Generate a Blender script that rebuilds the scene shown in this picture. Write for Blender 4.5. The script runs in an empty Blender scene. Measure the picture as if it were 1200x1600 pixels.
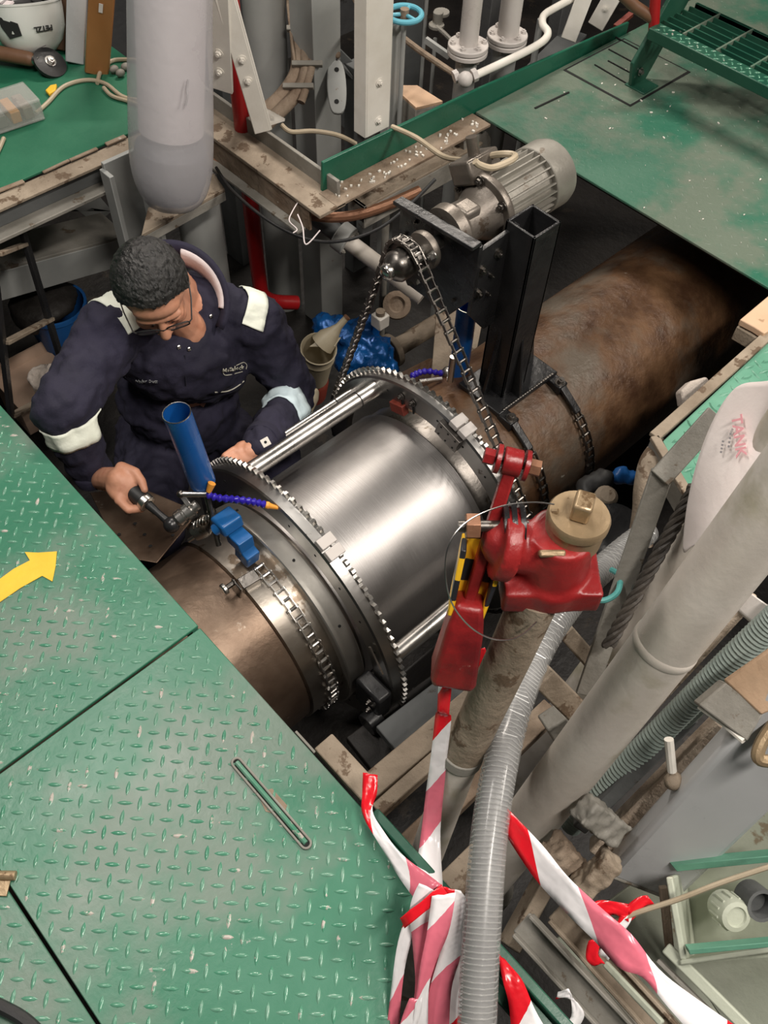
import bpy, bmesh, math, random
from mathutils import Vector, Matrix, Quaternion
V = Vector
sc = bpy.context.scene
C = sc.collection
random.seed(7)

# ------------------------------------------------------------------ camera
CAM = V((0, 0, 1.6)); FPX = 1400.0
_p, _r, _y = (math.radians(a) for a in (54.885, 3.2, 44.545))
FW = V((math.cos(_y) * math.cos(_p), math.sin(_y) * math.cos(_p), -math.sin(_p)))
_r0 = V((math.sin(_y), -math.cos(_y), 0)); _u0 = _r0.cross(FW)
RT = _r0 * math.cos(_r) + _u0 * math.sin(_r); UP = RT.cross(FW)
cd = bpy.data.cameras.new('camera'); cam = bpy.data.objects.new('camera', cd); C.objects.link(cam)
cam.matrix_world = Matrix(((RT.x, UP.x, -FW.x, CAM.x), (RT.y, UP.y, -FW.y, CAM.y), (RT.z, UP.z, -FW.z, CAM.z), (0, 0, 0, 1)))
cd.sensor_fit = 'AUTO'; cd.sensor_width = 36; cd.lens = FPX / 1600 * 36; cd.clip_start = .02
sc.camera = cam

# ------------------------------------------------------------------ world, lamps, exposure
w = bpy.data.worlds.new('world'); sc.world = w; w.use_nodes = True
w.node_tree.nodes['Background'].inputs[0].default_value = (.50, .52, .55, 1)
w.node_tree.nodes['Background'].inputs[1].default_value = .035
def lamp(name, loc, to, size, size_y, power, col):
    l = bpy.data.lights.new(name, 'AREA'); l.shape = 'RECTANGLE'; l.size = size; l.size_y = size_y
    l.energy = power; l.color = col
    o = bpy.data.objects.new(name, l); C.objects.link(o); o.location = loc
    o.rotation_euler = (V(to) - V(loc)).to_track_quat('-Z', 'Y').to_euler()
    return o
lamp('fluorescent_tube_light', (3.0, 3.2, 2.9), (1.2, 1.0, -.2), 1.3, .16, 72, (1, .91, .81))
lamp('fluorescent_tube_light', (2.9, -1.2, 2.9), (1.0, .8, -.2), 1.3, .16, 78, (1, .92, .83))
lamp('fluorescent_tube_light', (.1, 1.9, 3.0), (.6, 1.0, 0), 1.3, .2, 40, (1, .94, .87))
lamp('fluorescent_tube_light', (.7, -.8, 3.1), (.7, .4, 0), 1.3, .2, 74, (1, .93, .85))
sc.view_settings.view_transform = 'Standard'; sc.view_settings.look = 'None'
sc.view_settings.gamma = 1; sc.view_settings.use_curve_mapping = False
sc.view_settings.exposure = .27

# ------------------------------------------------------------------ helpers
def ray(px, py): return FW + RT * ((px - 600) / FPX) - UP * ((py - 800) / FPX)
def at(px, py, z=None, x=None, y=None, t=None):
    """a measured point of the photograph on a known plane of the room (or at a known distance)"""
    d = ray(px, py)
    if z is not None: t = (z - CAM.z) / d.z
    elif x is not None: t = x / d.x
    elif y is not None: t = y / d.y
    return CAM + d * t

def frame(d):
    d = V(d).normalized(); a = V((0, 0, 1)) if abs(d.z) < .9 else V((1, 0, 0))
    e1 = d.cross(a).normalized(); return d, e1, d.cross(e1)

class Mb:
    def __init__(s): s.v = []; s.f = []; s.uv = None
    def add(s, vs, fs):
        n = len(s.v); s.v += [tuple(p) for p in vs]; s.f += [tuple(i + n for i in f) for f in fs]; return s
    def box(s, c, size, rot=None):
        c = V(c); hx, hy, hz = (k / 2 for k in size)
        vs = [V((a * hx, b * hy, d * hz)) for d in (-1, 1) for b in (-1, 1) for a in (-1, 1)]
        if rot is not None: vs = [rot @ p for p in vs]
        return s.add([c + p for p in vs], [(0, 2, 3, 1), (4, 5, 7, 6), (0, 1, 5, 4), (2, 6, 7, 3), (0, 4, 6, 2), (1, 3, 7, 5)])
    def bb(s, x0, x1, y0, y1, z0, z1): return s.box(((x0 + x1) / 2, (y0 + y1) / 2, (z0 + z1) / 2), (x1 - x0, y1 - y0, z1 - z0))
    def bar(s, p0, p1, wd, th, up=(0, 0, 1)):
        """rectangular bar from p0 to p1; wd across, th along 'up'"""
        p0, p1 = V(p0), V(p1); d = (p1 - p0); L = d.length; d.normalize(); u = V(up); u = (u - d * u.dot(d))
        if u.length < 1e-4: u = frame(d)[1]
        u.normalize(); e = u.cross(d)
        m = Matrix((d, e, u)).transposed()
        return s.box((p0 + p1) / 2, (L, wd, th), m)
    def lathe(s, p, d, prof, n=24, close=False):
        """profile [(along, radius)] turned about the line p + along*d"""
        p = V(p); d, e1, e2 = frame(d); vs = []; fs = []
        for a, r in prof:
            for k in range(n):
                t = 2 * math.pi * k / n; vs.append(p + d * a + (e1 * math.cos(t) + e2 * math.sin(t)) * r)
        m = len(prof)
        for i in range(m if close else m - 1):
            for k in range(n):
                a, b = i * n + k, i * n + (k + 1) % n; j = (i + 1) % m
                fs.append((a, b, j * n + (k + 1) % n, j * n + k))
        if not close:
            if prof[0][1] > 1e-5: fs.append(tuple(range(n - 1, -1, -1)))
            if prof[-1][1] > 1e-5: fs.append(tuple(range((m - 1) * n, m * n)))
        return s.add(vs, fs)
    def cyl(s, p0, p1, r, r1=None, n=16):
        p0, p1 = V(p0), V(p1); return s.lathe(p0, p1 - p0, [(0, r), ((p1 - p0).length, r if r1 is None else r1)], n)
    def ell(s, c, r, axes=None, n=16, m=10):
        c = V(c); ax = axes or (V((1, 0, 0)), V((0, 1, 0)), V((0, 0, 1))); vs = []; fs = []
        for i in range(m + 1):
            a = math.pi * i / m
            for k in range(n):
                t = 2 * math.pi * k / n
                vs.append(c + ax[0] * r[0] * math.sin(a) * math.cos(t) + ax[1] * r[1] * math.sin(a) * math.sin(t) + ax[2] * r[2] * math.cos(a))
        for i in range(m):
            for k in range(n):
                fs.append((i * n + k, (i + 1) * n + k, (i + 1) * n + (k + 1) % n, i * n + (k + 1) % n))
        return s.add(vs, fs)
    def cap(s, p0, p1, r0, r1=None, n=14):
        r1 = r0 if r1 is None else r1; p0, p1 = V(p0), V(p1); L = (p1 - p0).length
        pr = [(-r0 * math.cos(a), max(r0 * math.sin(a), 1e-6)) for a in (0, .4, .8, 1.2)] + [(0, r0), (L, r1)] + [(L + r1 * math.cos(a), max(r1 * math.sin(a), 1e-6)) for a in (1.2, .8, .4, 0)]
        return s.lathe(p0, (p1 - p0) if L > 1e-6 else V((0, 0, 1)), pr, n)
    def tube(s, pts, r, n=10, caps=True, closed=False):
        pts = [V(p) for p in pts]; m = len(pts); vs = []; fs = []
        rr = r if isinstance(r, (list, tuple)) else [r] * m
        d0 = (pts[1] - pts[0]).normalized(); e = frame(d0)[1]
        for i, p in enumerate(pts):
            d = ((pts[(i + 1) % m] if (closed or i < m - 1) else pts[i]) - (pts[i - 1] if (closed or i > 0) else pts[i])).normalized()
            e = (e - d * e.dot(d)).normalized(); f = d.cross(e)
            for k in range(n):
                t = 2 * math.pi * k / n; vs.append(p + (e * math.cos(t) + f * math.sin(t)) * rr[i])
        for i in range(m if closed else m - 1):
            j = (i + 1) % m
            for k in range(n): fs.append((i * n + k, i * n + (k + 1) % n, j * n + (k + 1) % n, j * n + k))
        if caps and not closed: fs.append(tuple(range(n - 1, -1, -1))); fs.append(tuple(range((m - 1) * n, m * n)))
        return s.add(vs, fs)
    def prism(s, poly, d):
        """polygon (3-D points) pushed along vector d"""
        n = len(poly); poly = [V(p) for p in poly]; d = V(d)
        fs = [tuple(range(n - 1, -1, -1)), tuple(range(n, 2 * n))] + [(i, (i + 1) % n, n + (i + 1) % n, n + i) for i in range(n)]
        return s.add(poly + [p + d for p in poly], fs)
    def bolt(s, p, d, r=.008, h=.006, washer=True):
        p = V(p); dd = V(d).normalized()
        if washer: s.cyl(p, p + dd * .002, r * 1.5, n=14); p = p + dd * .002
        s.cyl(p, p + dd * h, r, n=6); s.cyl(p + dd * h, p + dd * (h + .004), r * .5, n=8); return s
    def mesh(s, name):
        me = bpy.data.meshes.new(name); me.from_pydata(s.v, [], s.f); me.update()
        bm = bmesh.new(); bm.from_mesh(me); bmesh.ops.recalc_face_normals(bm, faces=bm.faces); bm.to_mesh(me); bm.free()
        if s.uv:
            l = me.uv_layers.new(name='UVMap')
            for lp in me.loops: l.data[lp.index].uv = s.uv[lp.vertex_index]
        return me
    def build(s, name, m, parent=None, smooth=35, bevel=0, seg=2):
        return link(name, s.mesh(name), m, parent, smooth, bevel, seg)

def link(name, me, m, parent=None, smooth=35, bevel=0, seg=2):
    o = bpy.data.objects.new(name, me); C.objects.link(o)
    me.materials.clear(); me.materials.append(M[m])
    if smooth:
        me.polygons.foreach_set('use_smooth', [True] * len(me.polygons))
        me.set_sharp_from_angle(angle=math.radians(smooth))
    if bevel:
        b = o.modifiers.new('bevel', 'BEVEL'); b.width = bevel; b.segments = seg; b.limit_method = 'ANGLE'; b.angle_limit = math.radians(40)
    if parent is not None: adopt(o, parent)
    return o
def wloc(o):
    return V(o.location) + (wloc(o.parent) if o.parent else V((0, 0, 0)))
def adopt(o, parent):
    o.parent = parent; o.location = V(o.location) - wloc(parent)
def tag(o, label, cat, group=None, kind=None):
    if label: o['label'] = label
    if cat: o['category'] = cat
    if group: o['group'] = group
    if kind: o['kind'] = kind
    return o
def thing(name, label, cat, loc=(0, 0, 0), group=None):
    o = bpy.data.objects.new(name, None); C.objects.link(o); o.location = loc; o.empty_display_size = .05
    return tag(o, label, cat, group)
def struct(o):
    o['kind'] = 'structure'; return o
def inst(name, me, m, parent, mat4):
    """a further piece that shares its mesh, placed by a world matrix"""
    o = bpy.data.objects.new(name, me); C.objects.link(o)
    if not me.materials: me.materials.append(M[m])
    o.matrix_world = mat4
    if parent is not None:
        o.parent = parent; o.matrix_world = mat4; o.matrix_basis = Matrix.Translation(-wloc(parent)) @ mat4
    return o
def bez(pts, n=8):
    """smooth curve through points (Catmull-Rom)"""
    pts = [V(p) for p in pts]; out = []
    for i in range(len(pts) - 1):
        p0, p1, p2, p3 = pts[max(i - 1, 0)], pts[i], pts[i + 1], pts[min(i + 2, len(pts) - 1)]
        for k in range(n):
            t = k / n
            out.append(.5 * ((2 * p1) + (p2 - p0) * t + (2 * p0 - 5 * p1 + 4 * p2 - p3) * t * t + (3 * p1 - p0 - 3 * p2 + p3) * t ** 3))
    return out + [pts[-1]]
def baked(name, mb, voxel, smooth_it, m, parent=None, factor=.5, disp=None):
    """many overlapping solids fused into one continuous skin"""
    o = bpy.data.objects.new(name + '_src', mb.mesh(name + '_src')); C.objects.link(o)
    r = o.modifiers.new('r', 'REMESH'); r.mode = 'VOXEL'; r.voxel_size = voxel; r.use_smooth_shade = True
    k = o.modifiers.new('s', 'SMOOTH'); k.iterations = smooth_it; k.factor = factor
    if disp:
        tx = bpy.data.textures.new(name + '_t', 'CLOUDS'); tx.noise_scale = disp[1]; tx.noise_depth = 2
        dm = o.modifiers.new('d', 'DISPLACE'); dm.texture = tx; dm.strength = disp[0]; dm.mid_level = .5; dm.texture_coords = 'LOCAL'
    dg = bpy.context.evaluated_depsgraph_get(); dg.update()
    me = bpy.data.meshes.new_from_object(o.evaluated_get(dg)); me.name = name
    bpy.data.objects.remove(o)
    return link(name, me, m, parent, 180)

# ------------------------------------------------------------------ materials
M = {}
def mat(name, c1, c2=None, rough=.5, metal=0., scale=5, chip=None, chip_at=.62, chip_scale=9, bump=.15, bscale=40, rvar=.15,
        stretch=None, aniso=0., trans=0., alpha=1., coat=0., c3=None, c3_at=.6, c3_scale=2.5, chip_rough=None):
    m = bpy.data.materials.new(name); M[name] = m; m.use_nodes = True
    nt = m.node_tree; N = nt.nodes; L = nt.links; b = N['Principled BSDF']
    tc = N.new('ShaderNodeTexCoord'); src = tc.outputs['Object']
    if stretch:
        mp = N.new('ShaderNodeMapping'); mp.inputs['Scale'].default_value = stretch; L.new(src, mp.inputs[0]); src = mp.outputs[0]
    def noise(s, det=6, off=0., rgh=.6):
        n = N.new('ShaderNodeTexNoise'); n.inputs['Scale'].default_value = s; n.inputs['Detail'].default_value = det; n.inputs['Roughness'].default_value = rgh
        if off:
            a = N.new('ShaderNodeVectorMath'); a.operation = 'ADD'; a.inputs[1].default_value = (off, off * 1.7, -off); L.new(src, a.inputs[0]); L.new(a.outputs[0], n.inputs[0])
        else: L.new(src, n.inputs[0])
        return n.outputs['Fac']
    def ramp(f, a, bb, v0=0., v1=1.):
        r = N.new('ShaderNodeMapRange'); r.inputs['From Min'].default_value = a; r.inputs['From Max'].default_value = bb
        r.inputs['To Min'].default_value = v0; r.inputs['To Max'].default_value = v1; L.new(f, r.inputs['Value']); return r.outputs[0]
    def mix(f, a, bb):
        x = N.new('ShaderNodeMix'); x.data_type = 'RGBA'; L.new(f, x.inputs[0])
        for s_, i in ((a, 6), (bb, 7)):
            if isinstance(s_, (tuple, list)): x.inputs[i].default_value = (*s_, 1)
            else: L.new(s_, x.inputs[i])
        return x.outputs[2]
    n1 = noise(scale)
    col = mix(ramp(n1, .35, .65), c1, c2) if c2 else None
    if c3: col = mix(ramp(noise(c3_scale, 5, 3.3), c3_at - .05, c3_at + .09), col if col else c1, c3)
    rg = ramp(n1, .3, .7, max(rough - rvar, .03), min(rough + rvar, 1))
    if chip:
        cf = ramp(noise(chip_scale, 10, 7.7, .65), chip_at - .012, chip_at + .02)
        col = mix(cf, col if col else c1, chip)
        if chip_rough is not None:
            mm = N.new('ShaderNodeMix'); mm.data_type = 'FLOAT'; L.new(cf, mm.inputs[0]); L.new(rg, mm.inputs[2]); mm.inputs[3].default_value = chip_rough; rg = mm.outputs[0]
    if col: L.new(col, b.inputs['Base Color'])
    else: b.inputs['Base Color'].default_value = (*c1, 1)
    L.new(rg, b.inputs['Roughness'])
    b.inputs['Metallic'].default_value = metal
    if aniso: b.inputs['Anisotropic'].default_value = aniso
    if trans: b.inputs['Transmission Weight'].default_value = trans; b.inputs['IOR'].default_value = 1.3
    if coat: b.inputs['Coat Weight'].default_value = coat; b.inputs['Coat Roughness'].default_value = .15
    b.inputs['Alpha'].default_value = alpha
    if bump:
        bp = N.new('ShaderNodeBump'); bp.inputs['Strength'].default_value = bump; bp.inputs['Distance'].default_value = .01
        L.new(noise(bscale, 8, 1.1), bp.inputs['Height']); L.new(bp.outputs[0], b.inputs['Normal'])
    return m
mat('deck_green', (.034, .160, .095), (.05, .19, .12), .38, 0, 3, (.30, .34, .30), .70, 16, .08, 60, .1, c3=(.135, .195, .155), c3_at=.50, c3_scale=3.0)
mat('deck_worn', (.028, .135, .085), (.06, .155, .105), .45, 0, 2.2, (.62, .66, .60), .735, 24, .25, 50, .12, c3=(.135, .17, .13), c3_at=.47, c3_scale=3)
mat('tread_green', (.06, .225, .14), (.14, .28, .205), .2, .0, 14, (.42, .38, .34), .60, 22, .05, 80, .08, chip_rough=.3)
mat('deck_flat', (.012, .115, .062), (.022, .15, .08), .5, 0, 3, (.3, .34, .3), .72, 30, .1, 50)
mat('gloss_green', (.012, .10, .06), (.018, .125, .075), .3, 0, 4, (.25, .2, .15), .74, 18, .08, 30)
mat('dark_green', (.012, .07, .045), (.02, .09, .055), .4, 0, 5, (.2, .25, .2), .68, 20, .1, 40)
mat('mint_green', (.10, .27, .185), (.14, .33, .235), .4, 0, 7, (.6, .62, .58), .7, 20, .15, 40)
mat('yellow_paint', (.86, .52, .035), (.80, .46, .03), .55, 0, 12, (.10, .28, .14), .69, 26, .1, 50)
mat('black_gap', (.004, .004, .004), None, .8, 0, 5, bump=0)
mat('dirty_beige', (.20, .155, .11), (.33, .27, .205), .75, 0, 8, (.12, .08, .05), .58, 14, .6, 30)
mat('dirty_grey', (.19, .18, .155), (.28, .265, .235), .65, 0, 7, (.13, .10, .07), .62, 12, .3, 35)
mat('dusty_brown', (.17, .115, .075), (.30, .235, .175), .8, 0, 10, (.5, .46, .4), .66, 20, .8, 28)
mat('grey_paint', (.30, .31, .30), (.36, .365, .35), .5, 0, 4, (.2, .15, .1), .70, 14, .1, 30)
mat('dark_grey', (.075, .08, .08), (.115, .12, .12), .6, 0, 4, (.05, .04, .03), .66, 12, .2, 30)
mat('hull_grey', (.05, .052, .055), (.085, .085, .085), .7, 0, 2, (.03, .028, .025), .62, 6, .3, 20)
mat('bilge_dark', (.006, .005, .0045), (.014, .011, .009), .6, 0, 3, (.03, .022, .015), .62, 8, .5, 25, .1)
mat('white_paint', (.68, .64, .57), (.78, .75, .69), .45, 0, 6, (.42, .28, .17), .70, 10, .12, 30)
mat('pipe_paint', (.53, .48, .42), (.62, .575, .52), .42, 0, 4, (.22, .19, .12), .66, 5, .15, 22, c3=(.36, .33, .23), c3_at=.585, c3_scale=5)
mat('flange_paint', (.52, .48, .45), (.58, .545, .52), .38, 0, 6, bump=.08)
mat('red_paint', (.21, .012, .014), (.30, .018, .018), .33, 0, 6, (.34, .27, .22), .67, 16, .3, 26, chip_rough=.5, c3=(.13, .01, .012), c3_at=.55, c3_scale=8)
mat('red_pipe', (.33, .008, .010), (.40, .012, .014), .35, 0, 4, bump=.05)
mat('brass', (.30, .215, .125), (.38, .28, .17), .4, .45, 9, (.16, .10, .05), .63, 16, .2, 34)
mat('steel', (.46, .445, .42), (.54, .525, .50), .3, 1, 7, (.25, .22, .19), .71, 22, .05, 60, .08)
mat('steel_dark', (.13, .12, .11), (.20, .185, .17), .36, 1, 6, (.08, .065, .05), .62, 16, .1, 50)
mat('silver_turned', (.31, .297, .29), (.36, .346, .338), .42, 1, 5, bump=.10, bscale=1.0, rvar=.04, stretch=(420, 3, 3), aniso=0.)
mat('shaft_turned', (.34, .30, .255), (.44, .405, .36), .34, 1, 4, (.20, .155, .115), .60, 9, .06, 30, .08)
mat('shaft_brown', (.155, .105, .072), (.235, .17, .125), .42, .75, 4, (.30, .25, .20), .66, 12, .15, 26, .12, c3=(.10, .065, .045), c3_at=.55)
mat('rust', (.060, .028, .014), (.135, .068, .030), .48, .2, 11, (.40, .36, .30), .715, 20, .5, 30, .14, c3=(.125, .10, .075), c3_at=.56, c3_scale=3.6)
mat('ring_steel', (.30, .29, .28), (.38, .37, .355), .34, 1, 5, (.13, .115, .10), .66, 15, .06, 50, .08)
mat('black_paint', (.012, .012, .013), (.02, .02, .021), .3, 0, 8, (.14, .13, .12), .745, 30, .2, 30, .1)
mat('black_rubber', (.012, .012, .013), (.02, .02, .02), .5, 0, 10, bump=.1)
mat('motor_grey', (.24, .225, .195), (.31, .295, .26), .45, .3, 7, (.17, .14, .11), .64, 16, .2, 34)
mat('gear_grey', (.14, .12, .10), (.21, .185, .16), .38, .5, 8, (.10, .075, .055), .6, 16, .2, 34)
mat('blue_paint', (.008, .085, .26), (.011, .105, .31), .32, 0, 8, (.45, .44, .42), .745, 26, .08, 40)
mat('blue_tube', (.006, .075, .28), (.009, .095, .33), .3, 0, 6, (.35, .38, .42), .765, 30, .06, 30)
mat('purple_plastic', (.022, .012, .30), (.03, .016, .36), .3, 0, 10, bump=0)
mat('orange_plastic', (.78, .36, .05), (.74, .30, .04), .4, 0, 10, bump=0)
mat('skin', (.50, .235, .145), (.57, .28, .18), .48, 0, 22, bump=.08, bscale=120, c3=(.42, .17, .105), c3_at=.6, c3_scale=12)
mat('hair', (.006, .006, .006), (.030, .029, .028), .36, 0, 110, bump=.8, bscale=120, stretch=(1.0, .35, .6))
mat('navy_cloth', (.010, .009, .024), (.016, .014, .034), .85, 0, 7, bump=.55, bscale=16, rvar=.05)
mat('navy_seam', (.008, .008, .02), None, .85, 0, 10, bump=.1)
mat('reflective', (.82, .86, .74), (.86, .89, .78), .55, 0, 14, bump=.25, bscale=30)
mat('reflective_blue', (.55, .68, .74), (.62, .74, .78), .5, 0, 14, bump=.2, bscale=30)
mat('white_cloth', (.72, .64, .64), (.78, .70, .70), .8, 0, 20, bump=.3, bscale=50)
mat('thread_white', (.62, .60, .50), None, .7, 0, 5, bump=0)
mat('thread_dim', (.30, .31, .32), None, .7, 0, 5, bump=0)
mat('film', (.56, .545, .575), (.62, .605, .63), .3, 0, 3, bump=.25, bscale=9, alpha=.58)
mat('film_dark', (.07, .07, .085), (.10, .10, .12), .5, 0, 4, bump=.1)
mat('hose_clear', (.50, .50, .49), (.55, .55, .54), .12, 0, 6, bump=.0, alpha=.28)
mat('hose_core', (.13, .13, .135), (.19, .19, .19), .4, 0, 9, bump=.0)
mat('hose_wire', (.42, .42, .41), None, .3, .3, 5, bump=0)
mat('orange_wood', (.42, .17, .055), (.50, .22, .08), .45, 0, 7, bump=.1, stretch=(1, 1, .25))
mat('brown_wood', (.13, .065, .035), (.17, .085, .045), .5, 0, 7, bump=.1)
mat('plastic_clear', (.55, .55, .52), (.6, .6, .57), .2, 0, 6, bump=0, alpha=.3)
mat('cable_beige', (.40, .33, .23), (.48, .40, .29), .5, 0, 9, bump=.05)
mat('handwheel_blue', (.10, .36, .46), (.13, .42, .52), .38, 0, 7, bump=.05)
mat('bucket_blue', (.008, .07, .24), (.012, .09, .28), .4, 0, 5, bump=.05)
mat('bag_blue', (.003, .05, .19), (.006, .09, .30), .12, .35, 9, bump=1.0, bscale=11, rvar=.06)
mat('jug_beige', (.36, .31, .215), (.42, .365, .26), .5, 0, 9, (.2, .14, .08), .7, 14, .08, 30)
mat('rag', (.45, .38, .33), (.58, .51, .45), .9, 0, 9, (.2, .14, .1), .6, 14, .8, 30)
mat('carton', (.32, .22, .16), (.38, .27, .20), .8, 0, 6, bump=.1)
mat('paper', (.84, .74, .71), (.87, .79, .76), .6, 0, 6, bump=.25, bscale=12)
mat('ink_pink', (.82, .38, .42), None, .7, 0, 5, bump=0)
mat('ink_grey', (.36, .34, .35), None, .7, 0, 5, bump=0)
mat('ink_black', (.02, .02, .02), None, .6, 0, 5, bump=0)
mat('helmet_white', (.70, .71, .67), (.76, .77, .73), .3, 0, 5, (.3, .3, .28), .72, 16, .05, 30)
mat('post_grey', (.52, .53, .54), (.57, .58, .59), .32, 0, 3, (.3, .28, .25), .74, 14, .05, 30)
mat('peach_board', (.60, .40, .26), (.66, .46, .31), .6, 0, 5, (.4, .26, .16), .68, 12, .2, 30)
mat('fibre', (.42, .33, .25), (.58, .49, .40), .9, 0, 14, (.14, .09, .06), .6, 9, 1.0, 30)
mat('conduit', (.19, .235, .215), (.25, .295, .27), .45, 0, 8, (.14, .11, .08), .64, 12, .2, 40)
mat('pale_green', (.40, .43, .345), (.47, .50, .41), .5, 0, 4, (.27, .22, .15), .63, 7, .2, 25)
mat('copper', (.25, .12, .07), (.33, .17, .10), .45, .5, 7, bump=.2)
mat('glass_lens', (.25, .25, .26), None, .08, 0, 5, bump=0, alpha=.35)
mat('oxide_red', (.16, .025, .015), (.22, .04, .025), .5, 0, 8, bump=.1)
mat('rope_dark', (.035, .03, .026), (.075, .062, .05), .6, 0, 14, bump=.3)
mat('collar_steel', (.46, .44, .40), (.54, .52, .48), .4, .85, 5, (.30, .26, .22), .68, 12, .05, 40, .06)
mat('teal_plastic', (.10, .36, .34), None, .4, 0, 5, bump=0)

def tape_mat():
    m = bpy.data.materials.new('barrier_tape'); M['tape'] = m; m.use_nodes = True
    nt = m.node_tree; N = nt.nodes; L = nt.links; b = N['Principled BSDF']
    uv = N.new('ShaderNodeTexCoord'); sp = N.new('ShaderNodeSeparateXYZ'); L.new(uv.outputs['UV'], sp.inputs[0])
    k = N.new('ShaderNodeMath'); k.operation = 'MULTIPLY_ADD'; L.new(sp.outputs[1], k.inputs[0]); k.inputs[1].default_value = .05; L.new(sp.outputs[0], k.inputs[2])
    d = N.new('ShaderNodeMath'); d.operation = 'DIVIDE'; L.new(k.outputs[0], d.inputs[0]); d.inputs[1].default_value = .46
    f = N.new('ShaderNodeMath'); f.operation = 'FRACT'; L.new(d.outputs[0], f.inputs[0])
    r = N.new('ShaderNodeValToRGB'); r.color_ramp.interpolation = 'CONSTANT'; L.new(f.outputs[0], r.inputs[0])
    e = r.color_ramp.elements; e[0].position = 0; e[0].color = (.70, .012, .022, 1); e[1].position = .25; e[1].color = (.78, .76, .77, 1)
    for p, c in ((.5, (.68, .16, .22)), (.75, (.78, .76, .77))):
        q = e.new(p); q.color = (*c, 1)
    L.new(r.outputs[0], b.inputs['Base Color']); b.inputs['Roughness'].default_value = .22
    n = N.new('ShaderNodeTexNoise'); n.inputs['Scale'].default_value = 28; L.new(uv.outputs['Object'], n.inputs[0])
    bp = N.new('ShaderNodeBump'); bp.inputs['Strength'].default_value = .5; bp.inputs['Distance'].default_value = .006
    L.new(n.outputs[0], bp.inputs['Height']); L.new(bp.outputs[0], b.inputs['Normal'])
tape_mat()
def hazard_mat():
    m = bpy.data.materials.new('hazard_stripes'); M['hazard'] = m; m.use_nodes = True
    nt = m.node_tree; N = nt.nodes; L = nt.links; b = N['Principled BSDF']
    tc = N.new('ShaderNodeTexCoord'); n = N.new('ShaderNodeTexNoise'); n.inputs['Scale'].default_value = 30; L.new(tc.outputs['Object'], n.inputs[0])
    sp = N.new('ShaderNodeSeparateXYZ'); L.new(tc.outputs['Object'], sp.inputs[0])
    a = N.new('ShaderNodeMath'); a.operation = 'MULTIPLY_ADD'; L.new(n.outputs[0], a.inputs[0]); a.inputs[1].default_value = .02; L.new(sp.outputs[2], a.inputs[2])
    d = N.new('ShaderNodeMath'); d.operation = 'DIVIDE'; L.new(a.outputs[0], d.inputs[0]); d.inputs[1].default_value = .06
    f = N.new('ShaderNodeMath'); f.operation = 'FRACT'; L.new(d.outputs[0], f.inputs[0])
    r = N.new('ShaderNodeValToRGB'); r.color_ramp.interpolation = 'CONSTANT'; L.new(f.outputs[0], r.inputs[0])
    e = r.color_ramp.elements; e[0].position = 0; e[0].color = (.85, .48, .02, 1); e[1].position = .5; e[1].color = (.02, .02, .025, 1)
    L.new(r.outputs[0], b.inputs['Base Color']); b.inputs['Roughness'].default_value = .4
hazard_mat()
def ribbon(name, label, path, t, parent=None, m='tape', group=None, cat='tape', u0=0., sub=5):
    """flat strip; path = [((px,py),(px,py))] both edges, t = distance(s)"""
    n = len(path); ts = t if isinstance(t, (list, tuple)) else [t] * n
    A = bez([at(*a[0], t=(k[0] if isinstance(k, tuple) else k)) for a, k in zip(path, ts)], sub)
    B = bez([at(*a[1], t=(k[1] if isinstance(k, tuple) else k)) for a, k in zip(path, ts)], sub)
    mb = Mb(); uv = []; L = u0; W = 5
    for i in range(len(A)):
        if i: L += ((A[i] + B[i]) / 2 - (A[i - 1] + B[i - 1]) / 2).length
        nrm = (B[i] - A[i]).cross(FW).normalized().cross((B[i] - A[i]).normalized())
        for k in range(W):
            s = k / (W - 1)
            mb.v.append(tuple(A[i].lerp(B[i], s) + nrm * (.0022 * math.sin(s * 9 + i * .8)))); uv.append((L, s))
    for i in range(len(A) - 1):
        for k in range(W - 1):
            a = i * W + k; mb.f.append((a, a + 1, a + W + 1, a + W))
    mb.uv = uv
    o = mb.build(name, m, parent, 180)
    so = o.modifiers.new('thick', 'SOLIDIFY'); so.thickness = .0006; so.offset = 0
    if label: tag(o, label, cat, group)
    return o
# ------------------------------------------------------------------ the setting
def room():
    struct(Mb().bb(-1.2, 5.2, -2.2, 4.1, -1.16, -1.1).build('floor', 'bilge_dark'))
    struct(Mb().bb(-1.2, 5.2, 4.0, 4.1, -1.1, 1.6).build('wall_back', 'hull_grey'))
    struct(Mb().bb(5.1, 5.2, -2.2, 4.0, -1.1, 1.6).build('wall_right', 'hull_grey'))
    struct(Mb().bb(-1.3, -1.2, -2.2, 4.0, -1.1, -.02).build('wall_left', 'hull_grey'))
room()

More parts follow.
